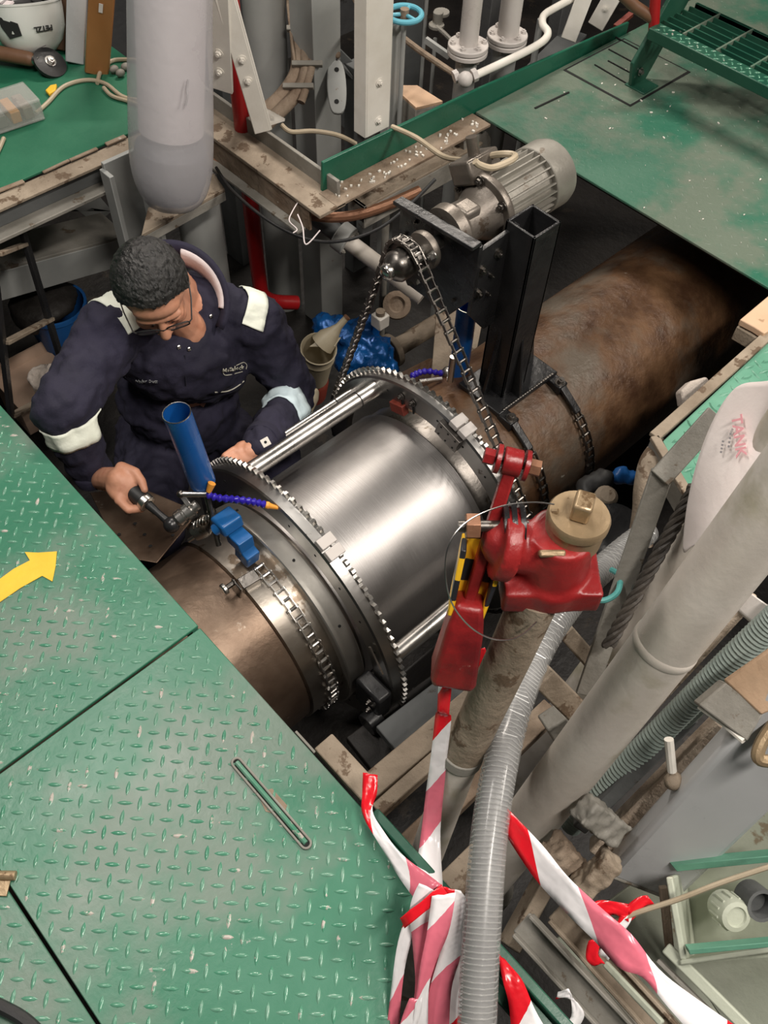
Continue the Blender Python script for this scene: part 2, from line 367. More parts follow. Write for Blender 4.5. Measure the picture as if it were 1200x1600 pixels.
def inside(poly, x, y):
    r = False; n = len(poly)
    for i in range(n):
        (x1, y1), (x2, y2) = poly[i], poly[(i + 1) % n]
        if (y1 > y) != (y2 > y) and x < (x2 - x1) * (y - y1) / (y2 - y1) + x1: r = not r
    return r
def treads(poly, z, pitch=.052, ln=.027, wd=.0075, h=.0019, jitter=.0, margin=.012, rot=45):
    mb = Mb(); xs = [p[0] for p in poly]; ys = [p[1] for p in poly]
    c, s = math.cos(math.radians(rot)), math.sin(math.radians(rot))
    N = int(max(max(xs) - min(xs), max(ys) - min(ys)) / pitch) + 6
    cx, cy = sum(xs) / len(xs), sum(ys) / len(ys)
    lens = [(-.5, 0), (-.28, .38), (.0, .5), (.28, .38), (.5, 0), (.28, -.38), (0, -.5), (-.28, -.38)]
    for i in range(-2 * N, 2 * N):
        for j in range(-2 * N, 2 * N):
            for (ou, ov, vert) in ((0, 0, 1), (.5, 0, 0)):
                a, b = (i + ou + .5 * (j % 2)) * pitch, j * pitch * .5
                x, y = cx + a * c + b * s, cy - a * s + b * c
                if not inside(poly, x, y): continue
                if not all(inside(poly, x + dx, y + dy) for dx, dy in ((margin, 0), (-margin, 0), (0, margin), (0, -margin))): continue
                d = (s, c) if vert else (c, -s); e = (-d[1], d[0])
                k = random.uniform(.88, 1.1); hh = h * random.uniform(.7, 1.1)
                vs = []
                for q, zz in ((1, z), (.62, z + hh)):
                    for (lu, lv) in lens: vs.append((x + (d[0] * lu * ln * k + e[0] * lv * wd) * q, y + (d[1] * lu * ln * k + e[1] * lv * wd) * q, zz))
                mb.add(vs, [(m, (m + 1) % 8, 8 + (m + 1) % 8, 8 + m) for m in range(8)] + [tuple(range(8, 16))])
    return mb
def checker_plate(poly, label, tread=True, m='deck_green', tm='tread_green', th=.008, z=0., rot=45, **kw):
    cx = sum(p[0] for p in poly) / len(poly); cy = sum(p[1] for p in poly) / len(poly)
    o = thing('deck_plate', label, 'deck plate', (cx, cy, z), 'green deck plates')
    Mb().prism([(x, y, z - th) for x, y in poly], (0, 0, th)).build('plate', m, o, bevel=.0015, seg=1)
    if tread:
        t = treads(poly, z, rot=rot, **kw).build('tread_pattern', tm, o, 50); t['kind'] = 'stuff'
    return o
PA = [(-1.0, .832), (.337, .832), (.337, 2.15), (-1.0, 2.15)]
PB = [(-.183, .826), (.337, .826), (.337, .205), (.285, .165), (.215, .115), (.15, .072), (.10, .02), (.08, -.5), (-.183, -.5)]
PC = [(-1.0, .826), (-.189, .826), (-.189, -.5), (-1.0, -.5)]
plate_a = checker_plate(PA, 'green checker plate painted with a yellow arrow, beside the kneeling man')
arrow = [(-60, 955), (-40, 930), (0, 905), (22, 889), (47, 876), (39, 863), (60, 864), (89, 862), (87, 885), (82, 909), (66, 900), (32, 919), (0, 941), (-40, 972)]
Mb().prism([at(x, y, z=.0012) for x, y in arrow], (0, 0, .0014)).build('arrow_marking', 'yellow_paint', plate_a)['label'] = 'yellow painted arrow'
plate_b = checker_plate(PB, 'green checker plate with a long lifting handle slot, nearest the shaft end')
h0, h1 = at(370, 1192, z=.002), at(478, 1318, z=.002)
dd = (h1 - h0).normalized(); ee = V((-dd.y, dd.x, 0))
def stadium(r, z):
    pts = []
    for k in range(9):
        a = math.pi * k / 8; pts.append(h1 + dd * math.sin(a) * r + ee * math.cos(a) * r)
    for k in range(9):
        a = math.pi * k / 8; pts.append(h0 - dd * math.sin(a) * r - ee * math.cos(a) * r)
    return [V((p.x, p.y, z)) for p in pts]
Mb().prism(stadium(.0105, .0), (0, 0, .0016)).build('handle_slot', 'black_gap', plate_b)
Mb().tube([p for p in stadium(.0085, .0035)], .0022, 8, closed=True).build('slot_rim', 'dirty_grey', plate_b)
Mb().cyl(h0 + V((0, 0, .003)), h1 + V((0, 0, .003)), .0048, n=10).build('lifting_handle', 'tread_green', plate_b)
Mb().prism([at(x, y, z=.0004) for x, y in ((402, 1240), (425, 1232), (452, 1262), (440, 1275), (415, 1268))], (0, 0, .0007)).build('rust_patch', 'dusty_brown', plate_b)
plate_c = checker_plate(PC, 'green checker plate with a brass hinge, in the lower left corner')
hp = at(8, 1366, z=.006)
hg = Mb(); hg.cyl(hp + V((-.035, .03, 0)), hp + V((.012, -.014, 0)), .008, n=12); hg.box(hp + V((-.02, .0, -.003)), (.04, .05, .004), Matrix.Rotation(.8, 3, 'Z'))
hg.build('hinge', 'brass', plate_c, bevel=.001)
lb = Mb().tube(bez([at(x, y, z=.012) for x, y in ((-30, 1560), (10, 1578), (40, 1596), (70, 1625))]), .011, 10).build('black_cable', 'black_rubber')
tag(lb, 'short black cable end lying on the plate at the lower left corner', 'cable')
# edge angle under the near plates
struct(Mb().bb(.322, .335, -.5, 2.1, -.075, -.0085).build('trim_1', 'dark_green'))
# green edge bar that runs on past the tape knot
eb = thing('edge_coaming', 'dark green steel edge bar running under the tape knot towards the bottom edge', 'coaming', (.345, .1, 0))
Mb().bb(.338, .356, -.45, .325, -.05, .012).build('upstand', 'dark_green', eb, bevel=.003)
Mb().bb(.30, .338, -.45, .12, -.05, -.038).build('flange', 'dark_green', eb, bevel=.002)

# far deck
far = [(2.085, 1.742), (2.085, -1.6), (4.9, -1.6), (4.9, 1.742)]
plate_d = checker_plate(far, 'large worn green deck plate under the stair foot, across the pit', tread=False, m='deck_worn')
t = treads([(2.88, 1.72), (2.1, 1.4), (2.1, -.6), (3.4, -.6), (3.4, 1.72)], 0, .075, .02, .006, .0011).build('tread_pattern', 'deck_worn', plate_d, 50); t['kind'] = 'stuff'
ch = Mb()
for k in range(90):
    x, y = random.uniform(2.1, 3.1), random.uniform(.1, 1.7); r = random.choice((.0012, .002, .0025, .004)); a = random.random() * 3
    ch.box((x, y, .002), (r * 2.2, r, .003), Matrix.Rotation(a, 3, 'Z'))
ch.build('paint_chips', 'white_paint', plate_d)['kind'] = 'stuff'
hat = thing('hatch_cover', 'square green hatch cover with a dark seam beside the stair foot', 'hatch', (2.66, 1.58, 0))
Mb().bb(2.495, 2.825, 1.437, 1.725, .0003, .0014).build('seam', 'black_gap', hat)
Mb().bb(2.503, 2.817, 1.445, 1.717, .0003, .0032).build('lid', 'deck_worn', hat, bevel=.0008, seg=1)
for (a, b) in (((929, 101), (990, 137)), ((950, 95), (1000, 122)), ((951, 77), (988, 97)), ((962, 58), (1012, 85))):
    Mb().bar(at(*a, z=.0045), at(*b, z=.0045), .004, .004).build('grip_slot', 'black_gap', hat)
Mb().bar(at(836, 169, z=.002), at(889, 144, z=.002), .006, .003).build('slot', 'black_gap', plate_d)
struct(Mb().bb(2.20, 2.22, -1.6, 1.74, -.10, -.009).build('trim_2', 'bilge_dark'))

# coaming along the back of the pit
co = thing('green_coaming', 'glossy green upright coaming along the back edge of the pit', 'coaming', (2.1, 1.746, 0))
Mb().prism([(1.445, 1.746, -.012), (2.87, 1.746, -.012), (2.87, 1.746, .034), (2.1, 1.746, .072), (1.45, 1.746, .088)], (0, .011, 0)).build('upstand', 'gloss_green', co, bevel=.003)
Mb().prism([(1.43, 1.665, -.012), (2.075, 1.665, -.012), (2.075, 1.746, -.012), (1.43, 1.746, -.012)], (0, 0, .01)).build('flange', 'dusty_brown', co, bevel=.002)
gr = Mb()
for k in range(60):
    x, y = random.uniform(1.46, 2.06), random.uniform(1.67, 1.74); gr.box((x, y, .0), (random.uniform(.003, .01), random.uniform(.003, .007), .006), Matrix.Rotation(random.random() * 3, 3, 'Z'))
gr.build('grit', 'white_paint', co)['kind'] = 'stuff'
b2 = thing('ledge_beam', 'beige steel channel bolted below the brown flange of the green coaming', 'beam', (1.8, 1.72, -.1))
Mb().bb(1.56, 2.08, 1.69, 1.765, -.09, -.08).build('flange', 'dirty_beige', b2, bevel=.002)
Mb().bb(1.56, 2.08, 1.69, 1.70, -.16, -.09).build('web', 'dirty_grey', b2, bevel=.002)
Mb().bb(1.56, 1.57, 1.69, 1.765, -.14, -.08).build('end_plate', 'dirty_grey', b2, bevel=.001)
brk = Mb(); brk.prism([at(x, y, y=1.70) for x, y in ((725, 222), (760, 205), (768, 215), (765, 262), (748, 300), (728, 292))], (0, .05, 0)); brk.build('bracket', 'dirty_grey', b2, bevel=.003)
lbm = thing('angle_beam', 'dirty grey steel angle beam running back from the corner of the coaming', 'beam', (1.45, 2.0, 0))
Mb().bb(1.462, 1.474, 1.70, 2.60, -.012, .045).build('web', 'dirty_grey', lbm, bevel=.002)
Mb().bb(1.365, 1.464, 1.665, 2.60, -.016, -.004).build('flange', 'dirty_beige', lbm, bevel=.002)
Mb().bb(1.37, 1.38, 1.72, 2.55, -.09, -.016).build('lower_web', 'dusty_brown', lbm, bevel=.002)
Mb().bb(1.34, 1.38, 1.74, 2.55, -.10, -.09).build('lower_flange', 'dirty_grey', lbm, bevel=.002)
# curved brown rim under the corner
cr = Mb().tube(bez([at(*p, t=k) for p, k in (((325, 240), 2.85), ((380, 285), 2.8), ((440, 318), 2.74), ((490, 337), 2.7), ((545, 338), 2.7), ((600, 322), 2.74), ((655, 298), 2.78))], 6), .016, 10)
tag(cr.build('curved_pipe', 'copper'), 'brown curved pipe bending under the corner of the coaming', 'pipe')
# rear left deck
pl = checker_plate([(-.4, 2.345), (1.30, 2.345), (1.42, 2.6), (1.42, 3.9), (-.4, 3.9)], 'smooth green deck plate carrying the white helmet and the tool case', tread=False, m='deck_flat')
rb = thing('deck_edge_beam', 'beige dusty steel beam along the edge of the helmet deck', 'beam', (.6, 2.32, 0))
Mb().bb(-.4, 1.22, 2.27, 2.335, -.016, -.006).build('flange', 'dirty_beige', rb, bevel=.002)
Mb().bb(-.4, 1.22, 2.30, 2.312, -.08, -.016).build('web', 'dark_grey', rb, bevel=.002)
Mb().bb(-.4, 1.22, 2.25, 2.315, -.092, -.08).build('lower_flange', 'dirty_grey', rb, bevel=.002)
for k in range(14):
    x = -.2 + k * .1 + random.uniform(-.03, .03)
    Mb().box((x, 2.336, .001), (random.uniform(.05, .1), random.uniform(.008, .02), .006), Matrix.Rotation(random.uniform(-.1, .1), 3, 'Z')).build('weld_crust', 'dusty_brown', rb, bevel=.002)

# ------------------------------------------------------------------ behind the pit, left
ps = thing('support_post', 'grey steel channel post under the beam of the helmet deck', 'post', (1.07, 2.24, -.55))
pt = at(183, 250, y=2.24)
Mb().bb(pt.x - .055, pt.x + .055, 2.22, 2.235, -.85, pt.z + .02).build('web', 'grey_paint', ps, bevel=.002)
Mb().bb(pt.x + .045, pt.x + .06, 2.15, 2.235, -.85, pt.z).build('flange', 'grey_paint', ps, bevel=.002)
Mb().bb(pt.x - .065, pt.x - .05, 2.18, 2.235, -.85, pt.z).build('flange', 'grey_paint', ps, bevel=.002)
sh = thing('bracket_shelf', 'beige dusty bracket plate below the plastic sleeve', 'bracket', tuple(at(290, 325, z=-.13)))
q = [at(x, y, z=-.13) for x, y in ((222, 372), (352, 300), (335, 275), (232, 330))]
Mb().prism(q, (0, 0, .012)).build('plate', 'dirty_beige', sh, bevel=.002)
Mb().prism([q[0], q[1], q[1] + V((0, .012, 0)), q[0] + V((0, .012, 0))], (0, 0, -.03)).build('lip', 'dirty_grey', sh, bevel=.001)
def column(name, label, cat, px, py, tt, r, z0, z1, m, n=24, square=False):
    p = at(px, py, t=tt); mb = Mb()
    if square: mb.bb(p.x - r, p.x + r, p.y - r, p.y + r, z0, z1)
    else: mb.cyl((p.x, p.y, z0), (p.x, p.y, z1), r, n=n)
    o = mb.build(name, m, bevel=.003 if square else 0)
    return tag(o, label, cat)
column('round_pillar', 'grey round pillar below the bracket plate, behind the man', 'pillar', 318, 380, 3.15, .075, -1.1, -.2, 'grey_paint')
column('round_pillar', 'tall pale grey pillar left of the brown cable bundle', 'pillar', 418, 90, 3.05, .07, -1.1, .7, 'grey_paint')
column('square_pillar', 'pale grey square pillar behind the hanging oval plate', 'pillar', 497, 190, 3.15, .058, -1.1, .5, 'grey_paint', square=True)
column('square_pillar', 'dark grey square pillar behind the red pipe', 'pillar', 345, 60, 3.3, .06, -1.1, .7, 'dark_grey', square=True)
column('thin_pole', 'thin grey pole standing between the coaming and the grey pipe', 'pole', 603, 340, 2.95, .013, -.85, .0, 'dirty_grey', n=12)
rp = at(384, 240, t=2.85)
o = Mb().tube(bez([(rp.x, rp.y, .75), (rp.x, rp.y, 0), (rp.x, rp.y, -.55), (rp.x + .01, rp.y - .02, -.68), (rp.x + .12, rp.y - .06, -.74)], 6), .027, 14).build('red_pipe', 'red_pipe')
tag(o, 'glossy red vertical pipe behind the angle beam', 'pipe')
g = thing('girder', 'dark grey flanged girder in the shade behind the man', 'girder', tuple(at(80, 380, y=2.7)))
a, b = at(-40, 408, y=2.62), at(178, 352, y=2.62)
Mb().bar(a, b, .17, .014).build('flange', 'dirty_grey', g, bevel=.002)
Mb().bar(a + V((0, -.08, -.06)), b + V((0, -.08, -.06)), .014, .11).build('web', 'grey_paint', g, bevel=.002)
o = Mb().prism([at(x, y, y=2.9) for x, y in ((90, 330), (150, 300), (175, 330), (150, 350), (110, 320))], (0, .05, 0)).build('steel_knee', 'grey_paint')
tag(o, 'grey steel knee plate in the shade under the helmet deck', 'bracket')
ld = thing('ladder', 'dark steel ladder leaning down beside the blue bucket', 'ladder', tuple(at(60, 600, t=3.1)))
r1a, r1b, r2a, r2b = at(30, 345, t=2.75), at(104, 590, t=3.15), at(-6, 450, t=2.55), at(22, 690, t=2.92)
Mb().bar(r1a, r1b, .034, .014, up=RT).build('rail', 'black_paint', ld, bevel=.002)
Mb().bar(r2a, r2b, .034, .014, up=RT).build('rail', 'black_paint', ld, bevel=.002)
for (xa, ya, ta, xb, yb, tb_) in ((-4, 398, 2.50, 38, 382, 2.80), (8, 536, 2.68, 80, 498, 3.0), (18, 650, 2.86, 100, 606, 3.17)):
    pb, pa = at(xa, ya, t=ta), at(xb, yb, t=tb_)
    Mb().bar(pb, pa, .026, .012).build('rung', 'dirty_beige', ld, bevel=.002)
bp = at(92, 500, t=3.3)
bk = thing('bucket', 'blue plastic bucket with a dark rag over its rim, behind the ladder', 'bucket', (bp.x, bp.y, bp.z - .12))
Mb().lathe((bp.x, bp.y, bp.z - .13), (0, 0, 1), [(0, .085), (.0, .09), (.19, .112), (.195, .118), (.21, .118), (.21, .108), (.02, .085)], 28).build('body', 'bucket_blue', bk)
rg = Mb(); rg.ell((bp.x - .02, bp.y + .03, bp.z + .085), (.125, .12, .045)); rg.ell((bp.x - .09, bp.y + .02, bp.z + .06), (.06, .08, .06))
baked('rag_cover', rg, .012, 3, 'bilge_dark', bk, disp=(.02, .04))
rp_ = at(66, 588, t=2.95); rg = Mb(); rg.ell(rp_, (.05, .04, .03)); rg.ell(rp_ + V((.03, -.02, .015)), (.035, .03, .03)); rg.ell(rp_ + V((-.02, -.03, -.02)), (.03, .04, .03))
tag(baked('crumpled_rag', rg, .008, 2, 'rag', disp=(.02, .03)), 'pale dirty crumpled rag beside the man\'s elbow', 'rag')
cb = thing('carton', 'brown open cardboard carton below the blue bucket', 'carton', tuple(at(50, 560, t=3.25)))
c0 = at(55, 575, t=3.2)
Mb().bb(c0.x - .13, c0.x + .10, c0.y - .08, c0.y + .10, c0.z - .2, c0.z - .05).build('body', 'carton', cb, bevel=.002)
Mb().bar(c0 + V((-.13, .1, -.05)), c0 + V((.1, .1, -.05)), .006, .10).build('flap', 'carton', cb)
# plastic film sleeve
sb, st = at(268, 292, t=2.58), at(266, -60, t=2.15); ax = (st - sb); LL = ax.length
fs = thing('plastic_sleeve', 'milky white plastic film sleeve wrapped round a hanging pipe end', 'plastic sleeve', tuple(sb))
prof = [(-.058, .01), (-.056, .045), (-.045, .080), (-.01, .102), (.04, .113), (.09, .117), (.2, .114), (.4, .108), (LL, .103)]
prof.append((LL * 1.6, .10)); mbf = Mb().lathe(sb, ax, prof, 48)
o = mbf.build('film', 'film', fs, 180)
tx = bpy.data.textures.new('film_t', 'CLOUDS'); tx.noise_scale = .16; dm = o.modifiers.new('d', 'DISPLACE'); dm.texture = tx; dm.strength = .018; dm.texture_coords = 'LOCAL'
su = o.modifiers.new('s', 'SUBSURF'); su.levels = su.render_levels = 1
Mb().lathe(sb + ax.normalized() * -.02, ax, [(-.015, .05), (.0, .082), (.05, .098), (.14, .1), (.17, .06)], 30).build('pipe_end', 'film_dark', fs)
Mb().cyl(sb + ax.normalized() * .17, st, .088, n=28).build('inner_roll', 'white_cloth', fs)
tear = [at(x, y, t=k) for (x, y), k in (((294, 124), 2.255), ((292, 140), 2.268), ((293, 150), 2.275), ((290, 165), 2.288))]
Mb().tube(bez(tear, 4), .0022, 6).build('tear', 'ink_grey', fs)
# white braces
def flat(name, label, a, b, wd, th=.012, m='white_paint', up=None, bolts=(), cat='brace', lip=0):
    o = thing(name, label, cat, tuple(b)); d = (b - a).normalized(); u = V(up) if up else -FW
    u = (u - d * u.dot(d)).normalized(); e = u.cross(d)
    Mb().bar(a, b, wd, th, up=u).build('bar', m, o, bevel=.002)
    if lip: Mb().bar(a + e * (wd / 2) * lip - u * .02, b + e * (wd / 2) * lip - u * .02, .01, .05, up=u).build('lip', m, o, bevel=.002)
    for f in bolts:
        p = a.lerp(b, f) + u * th / 2; Mb().bolt(p, u, .0085, .007).build('bolt', m, o)
    return o
flat('white_brace', 'upright white steel bar bolted beside the plastic sleeve', at(337, -30, t=2.2), at(346, 140, t=2.5), .068, bolts=(.62, .80))
flat('white_brace', 'slanting white rusty steel bar in front of the red pipe', at(346, -20, t=2.22), at(410, 205, t=2.62), .048, bolts=(.45, .60), lip=1)
o = Mb().prism([at(x, y, t=2.68) for x, y in ((402, 165), (446, 190), (420, 198), (408, 190))], UP * .01).build('foot_gusset', 'white_paint', None, bevel=.002)
tag(o, 'small white gusset plate at the foot of the slanting bar', 'gusset')
wp = flat('white_post', 'straight white steel angle post standing behind the green coaming', V((1.690, 1.785, .62)), V((1.692, 1.785, .068)), .092, up=(0, -1, 0), bolts=(.72, .93), lip=-1, cat='post')
o = Mb().bb(1.655, 1.70, 1.80, 1.83, -.3, .09).build('post_stub', 'dark_grey'); tag(o, 'grey stub under the straight white post behind the coaming', 'post')
flat('white_strut', 'slanting white strut at the far end of the coaming', at(915, -10, t=3.05), at(888, 62, t=3.15), .055, cat='strut')
flat('white_strut', 'short white strut nearest the top of the hatch', at(962, -14, t=3.15), at(930, 42, t=3.22), .06, cat='strut', bolts=(.5,))
# cables and brown bundle
cbm = thing('cable_bundle', 'brown dusty bundle of cables strapped to the grey pillar', 'cable bundle', tuple(at(480, 60, t=2.95)))
for k, (pts, r) in enumerate(((((463, -30), (464, 50), (466, 100), (455, 130), (430, 160), (395, 185)), .024), (((478, -30), (478, 50), (478, 105), (468, 140), (440, 172), (405, 205)), .022), (((490, -30), (489, 60), (487, 100), (478, 135), (470, 160)), .014), (((447, -20), (452, 30), (460, 95)), .005))):
    Mb().tube(bez([at(*p, t=2.93 - .01 * k) for p in pts], 6), r, 12).build('cable', 'dusty_brown', cbm)
for (x, y) in ((472, 45), (480, 100), (466, 135)):
    p = at(x, y, t=2.9); Mb().bar(p - RT * .05, p + RT * .05, .016, .02, up=FW).build('strap', 'dirty_grey', cbm, bevel=.002)
ov = thing('oval_plate', 'grey oval steel plate with two holes hanging on a wire', 'oval plate', tuple(at(526, 175, t=2.95)))
oc = at(526, 135, t=2.95); e1 = RT; e2 = UP
pts = []
for k in range(28):
    a = 2 * math.pi * k / 28; yy = math.sin(a); pts.append(oc + e1 * .032 * (abs(math.cos(a)) ** .6) * (1 if math.cos(a) > 0 else -1) + e2 * .09 * yy - e1 * .004 * yy)
Mb().prism(pts, FW * .012).build('plate', 'grey_paint', ov, bevel=.003)
for dy in (.055, -.05): Mb().cyl(oc + e2 * dy - FW * .001, oc + e2 * dy + FW * .002, .008, n=12).build('hole', 'black_gap', ov)
Mb().tube([oc + e2 * .085, oc + e2 * .12, at(516, -20, t=2.8)], .003, 6).build('wire', 'black_rubber', ov)
Mb().ell(oc + e2 * .105, (.014, .014, .014)).build('knot', 'dusty_brown', ov)
def hosepath(name, label, pts, r, m, cat='cable', n=8):
    o = Mb().tube(bez([at(x, y, t=k) for x, y, k in pts], 6), r, n).build(name, m); return tag(o, label, cat)
hosepath('beige_cable', 'beige cable looping from the white gusset to the coaming', [(440, 195, 2.72), (455, 206, 2.72), (490, 205, 2.74), (530, 212, 2.76), (565, 230, 2.78)], .007, 'cable_beige')
hosepath('motor_cable', 'beige power cable running over the coaming to the electric motor', [(613, 198, 2.66), (650, 215, 2.6), (690, 243, 2.5), (720, 250, 2.3), (745, 248, 2.1), (780, 241, 2.02), (803, 242, 2.0), (800, 250, 1.97), (770, 262, 1.95), (750, 258, 1.93), (742, 252, 1.92)], .0075, 'cable_beige')
hosepath('thin_black_cable', 'thin black cable sagging under the coaming corner', [(338, 262, 2.8), (365, 300, 2.72), (420, 345, 2.66), (475, 372, 2.62), (530, 377, 2.62), (590, 358, 2.62), (640, 320, 2.62), (680, 280, 2.62)], .005, 'black_rubber')
hosepath('white_string', 'short white string dangling from the coaming corner', [(468, 312, 2.6), (457, 330, 2.58), (452, 345, 2.56), (464, 358, 2.56), (458, 364, 2.55)], .0016, 'white_cloth', 'string', 6)
hosepath('white_wire', 'thin white wire hook below the coaming corner', [(465, 335, 2.58), (473, 355, 2.57), (478, 382, 2.56), (500, 360, 2.57)], .002, 'white_cloth', 'wire', 6)
hosepath('brown_pipe', 'thin brown pipe slanting behind the white post', [(618, 50, 2.95), (660, 82, 2.93), (714, 118, 2.9)], .010, 'dusty_brown', 'pipe')
hosepath('dusty_tube', 'thin dusty tube behind the white post near the top edge', [(545, -20, 3.0), (560, 10, 3.0), (580, 25, 3.0), (620, 45, 3.0)], .008, 'dusty_brown', 'pipe')
# handwheel valve
hc = at(632, 22, t=2.75)
hw = thing('handwheel', 'light blue valve handwheel beside the straight white post', 'handwheel', tuple(hc))
ring = [hc + V((math.cos(2 * math.pi * k / 28) * .053, math.sin(2 * math.pi * k / 28) * .053, 0)) for k in range(28)]
Mb().tube(ring, .0085, 10, closed=True).build('rim', 'handwheel_blue', hw)
for k in range(3):
    a = k * 2.094 + .5; Mb().cap(hc, hc + V((math.cos(a) * .05, math.sin(a) * .05, 0)), .006).build('spoke', 'handwheel_blue', hw)
Mb().cyl(hc + V((0, 0, -.012)), hc + V((0, 0, .016)), .014, n=12).build('hub', 'dusty_brown', hw)
Mb().cyl(hc + V((0, 0, -.5)), hc + V((0, 0, -.01)), .008, n=10).build('stem', 'grey_paint', hw)
o = Mb().bb(hc.x - .022, hc.x + .022, hc.y + .03, hc.y + .07, -1.0, hc.z - .04).build('grey_upright', 'grey_paint', bevel=.002); tag(o, 'narrow grey upright under the light blue handwheel', 'post')
bx = thing('beam_stub', 'grey box beam stub with a peach top behind the coaming', 'beam', tuple(at(645, 160, t=2.8)))
q = [at(x, y, z=-.06) for x, y in ((612, 133), (652, 133), (692, 158), (650, 168))]
Mb().prism(q, (0, 0, -.01)).build('top', 'peach_board', bx, bevel=.001); Mb().prism([p + V((0, 0, -.011)) for p in q], (0, 0, -.10)).build('body', 'dirty_grey', bx, bevel=.002)
# flanged pipes
def fl_pipe(px, py, tt, rp_, rf, label, valve=False):
    c = at(px, py, t=tt); o = thing('flanged_pipe', label, 'pipe', (c.x, c.y, -1.1))
    if valve:
        Mb().lathe((c.x, c.y, c.z + .03), (0, 0, 1), [(0, rp_ * 1.05), (.05, rp_ * 1.0), (.07, rp_ * 1.45), (.11, rp_ * 1.6), (.15, rp_ * 1.35), (.16, rp_), (.19, rp_), (.20, rp_ * 1.4), (.26, rp_ * 1.4), (.5, rp_)], 24).build('valve_body', 'flange_paint', o)
        Mb().cap((c.x, c.y, c.z + .14), (c.x - .09, c.y + .02, c.z + .14), .03).build('side_boss', 'flange_paint', o)
    else: Mb().cyl((c.x, c.y, c.z + .02), (c.x, c.y, c.z + .8), rp_, n=20).build('upper_pipe', 'flange_paint', o)
    Mb().lathe((c.x, c.y, c.z), (0, 0, 1), [(0, rf), (.016, rf)], 28).build('flange', 'flange_paint', o, bevel=.003)
    Mb().lathe((c.x, c.y, c.z + .018), (0, 0, 1), [(0, rf), (.016, rf)], 28).build('flange', 'flange_paint', o, bevel=.003)
    Mb().cyl((c.x, c.y, -1.1), (c.x, c.y, c.z), rp_ * 1.15, n=20).build('lower_pipe', 'grey_paint', o)
    for k in range(6):
        a = k * math.pi / 3 + .4; p = V((c.x + math.cos(a) * rf * .78, c.y + math.sin(a) * rf * .78, c.z + .034))
        Mb().bolt(p, (0, 0, 1), .009, .008, False).build('bolt', 'flange_paint', o)
        Mb().bolt(V((p.x, p.y, c.z)), (0, 0, -1), .009, .008, False).build('bolt', 'dirty_grey', o)
    return o
fl_pipe(730, 84, 2.92, .031, .066, 'cream flanged vertical pipe nearer the handwheel')
fl_pipe(791, 68, 3.02, .036, .068, 'cream flanged pipe with a bulging valve body, right of its twin')
bpn = thing('bent_pipe', 'cream bent pipe with an elbow joint running behind the coaming', 'pipe', tuple(at(730, 122, t=2.8)))
Mb().tube(bez([at(x, y, t=k) for x, y, k in ((738, 120, 2.82), (790, 96, 2.86), (830, 76, 2.9), (851, 62, 2.93), (856, 50, 2.95), (848, 38, 2.98), (850, 24, 3.02), (868, 12, 3.06), (905, -8, 3.1))], 6), .0125, 12).build('pipe', 'white_paint', bpn)
ec = at(727, 124, t=2.8); Mb().ell(ec, (.024, .024, .024)).build('elbow', 'flange_paint', bpn)
for (x, y, d) in ((738, 119, 1), (716, 118, -1)):
    p = at(x, y, t=2.81); Mb().cyl(p, p + (RT * d * .9 + UP * .4 * d) * .016, .02, n=6).build('union_nut', 'flange_paint', bpn)
for i, (px, y0, y1, tt, r, lab) in enumerate(((668, -20, 150, 3.1, .007, 'thin pale rod left of the flanged pipes, near the handwheel'), (680, 60, 165, 3.2, .007, 'second thin pale rod left of the flanged pipes'), (845, 30, 100, 3.2, .012, 'thin pale rod right of the flanged pipes'))):
    p = at(px, y0, t=tt); o = Mb().cyl((p.x, p.y, -1.0), p, r, n=10).build('thin_rod', 'grey_paint'); tag(o, lab, 'rod')
sv = thing('small_valve', 'small grubby valve fitting behind the flanged pipes', 'valve', tuple(at(690, 45, t=3.15)))
for (x, y, r, l_) in ((684, 30, .018, .05), (690, 20, .028, .012), (682, 40, .028, .012)):
    p = at(x, y, t=3.15); Mb().cyl(p - V((0, 0, l_ / 2)), p + V((0, 0, l_ / 2)), r, n=16).build('fitting', 'dirty_grey', sv, bevel=.002)
Mb().tube(bez([at(682, 42, t=3.14), at(694, 52, t=3.13), at(704, 62, t=3.12)], 4), .008, 8).build('lever', 'dirty_grey', sv)
Mb().bar(at(665, 62, t=3.1), at(702, 88, t=3.1), .014, .02).build('arm', 'grey_paint', sv)
# dim girders in the void
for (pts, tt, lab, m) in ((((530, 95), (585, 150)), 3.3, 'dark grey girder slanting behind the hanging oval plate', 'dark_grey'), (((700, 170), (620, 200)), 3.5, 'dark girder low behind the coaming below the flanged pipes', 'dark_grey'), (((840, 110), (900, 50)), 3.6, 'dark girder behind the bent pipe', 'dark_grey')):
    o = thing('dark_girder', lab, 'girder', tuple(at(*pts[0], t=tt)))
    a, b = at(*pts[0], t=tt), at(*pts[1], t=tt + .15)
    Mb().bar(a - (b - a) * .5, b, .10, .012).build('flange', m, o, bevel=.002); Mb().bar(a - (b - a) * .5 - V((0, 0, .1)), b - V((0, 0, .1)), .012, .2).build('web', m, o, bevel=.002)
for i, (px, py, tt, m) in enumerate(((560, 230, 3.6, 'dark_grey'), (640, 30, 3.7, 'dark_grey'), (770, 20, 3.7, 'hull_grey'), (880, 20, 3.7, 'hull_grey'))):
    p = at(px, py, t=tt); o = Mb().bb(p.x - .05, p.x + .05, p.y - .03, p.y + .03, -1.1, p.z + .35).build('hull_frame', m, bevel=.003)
    tag(o, ('dark hull frame in the gap beside the square pillar', 'dark hull frame behind the light blue handwheel', 'dark hull frame between the two flanged pipes', 'dark hull frame behind the bent pipe')[i], 'frame')

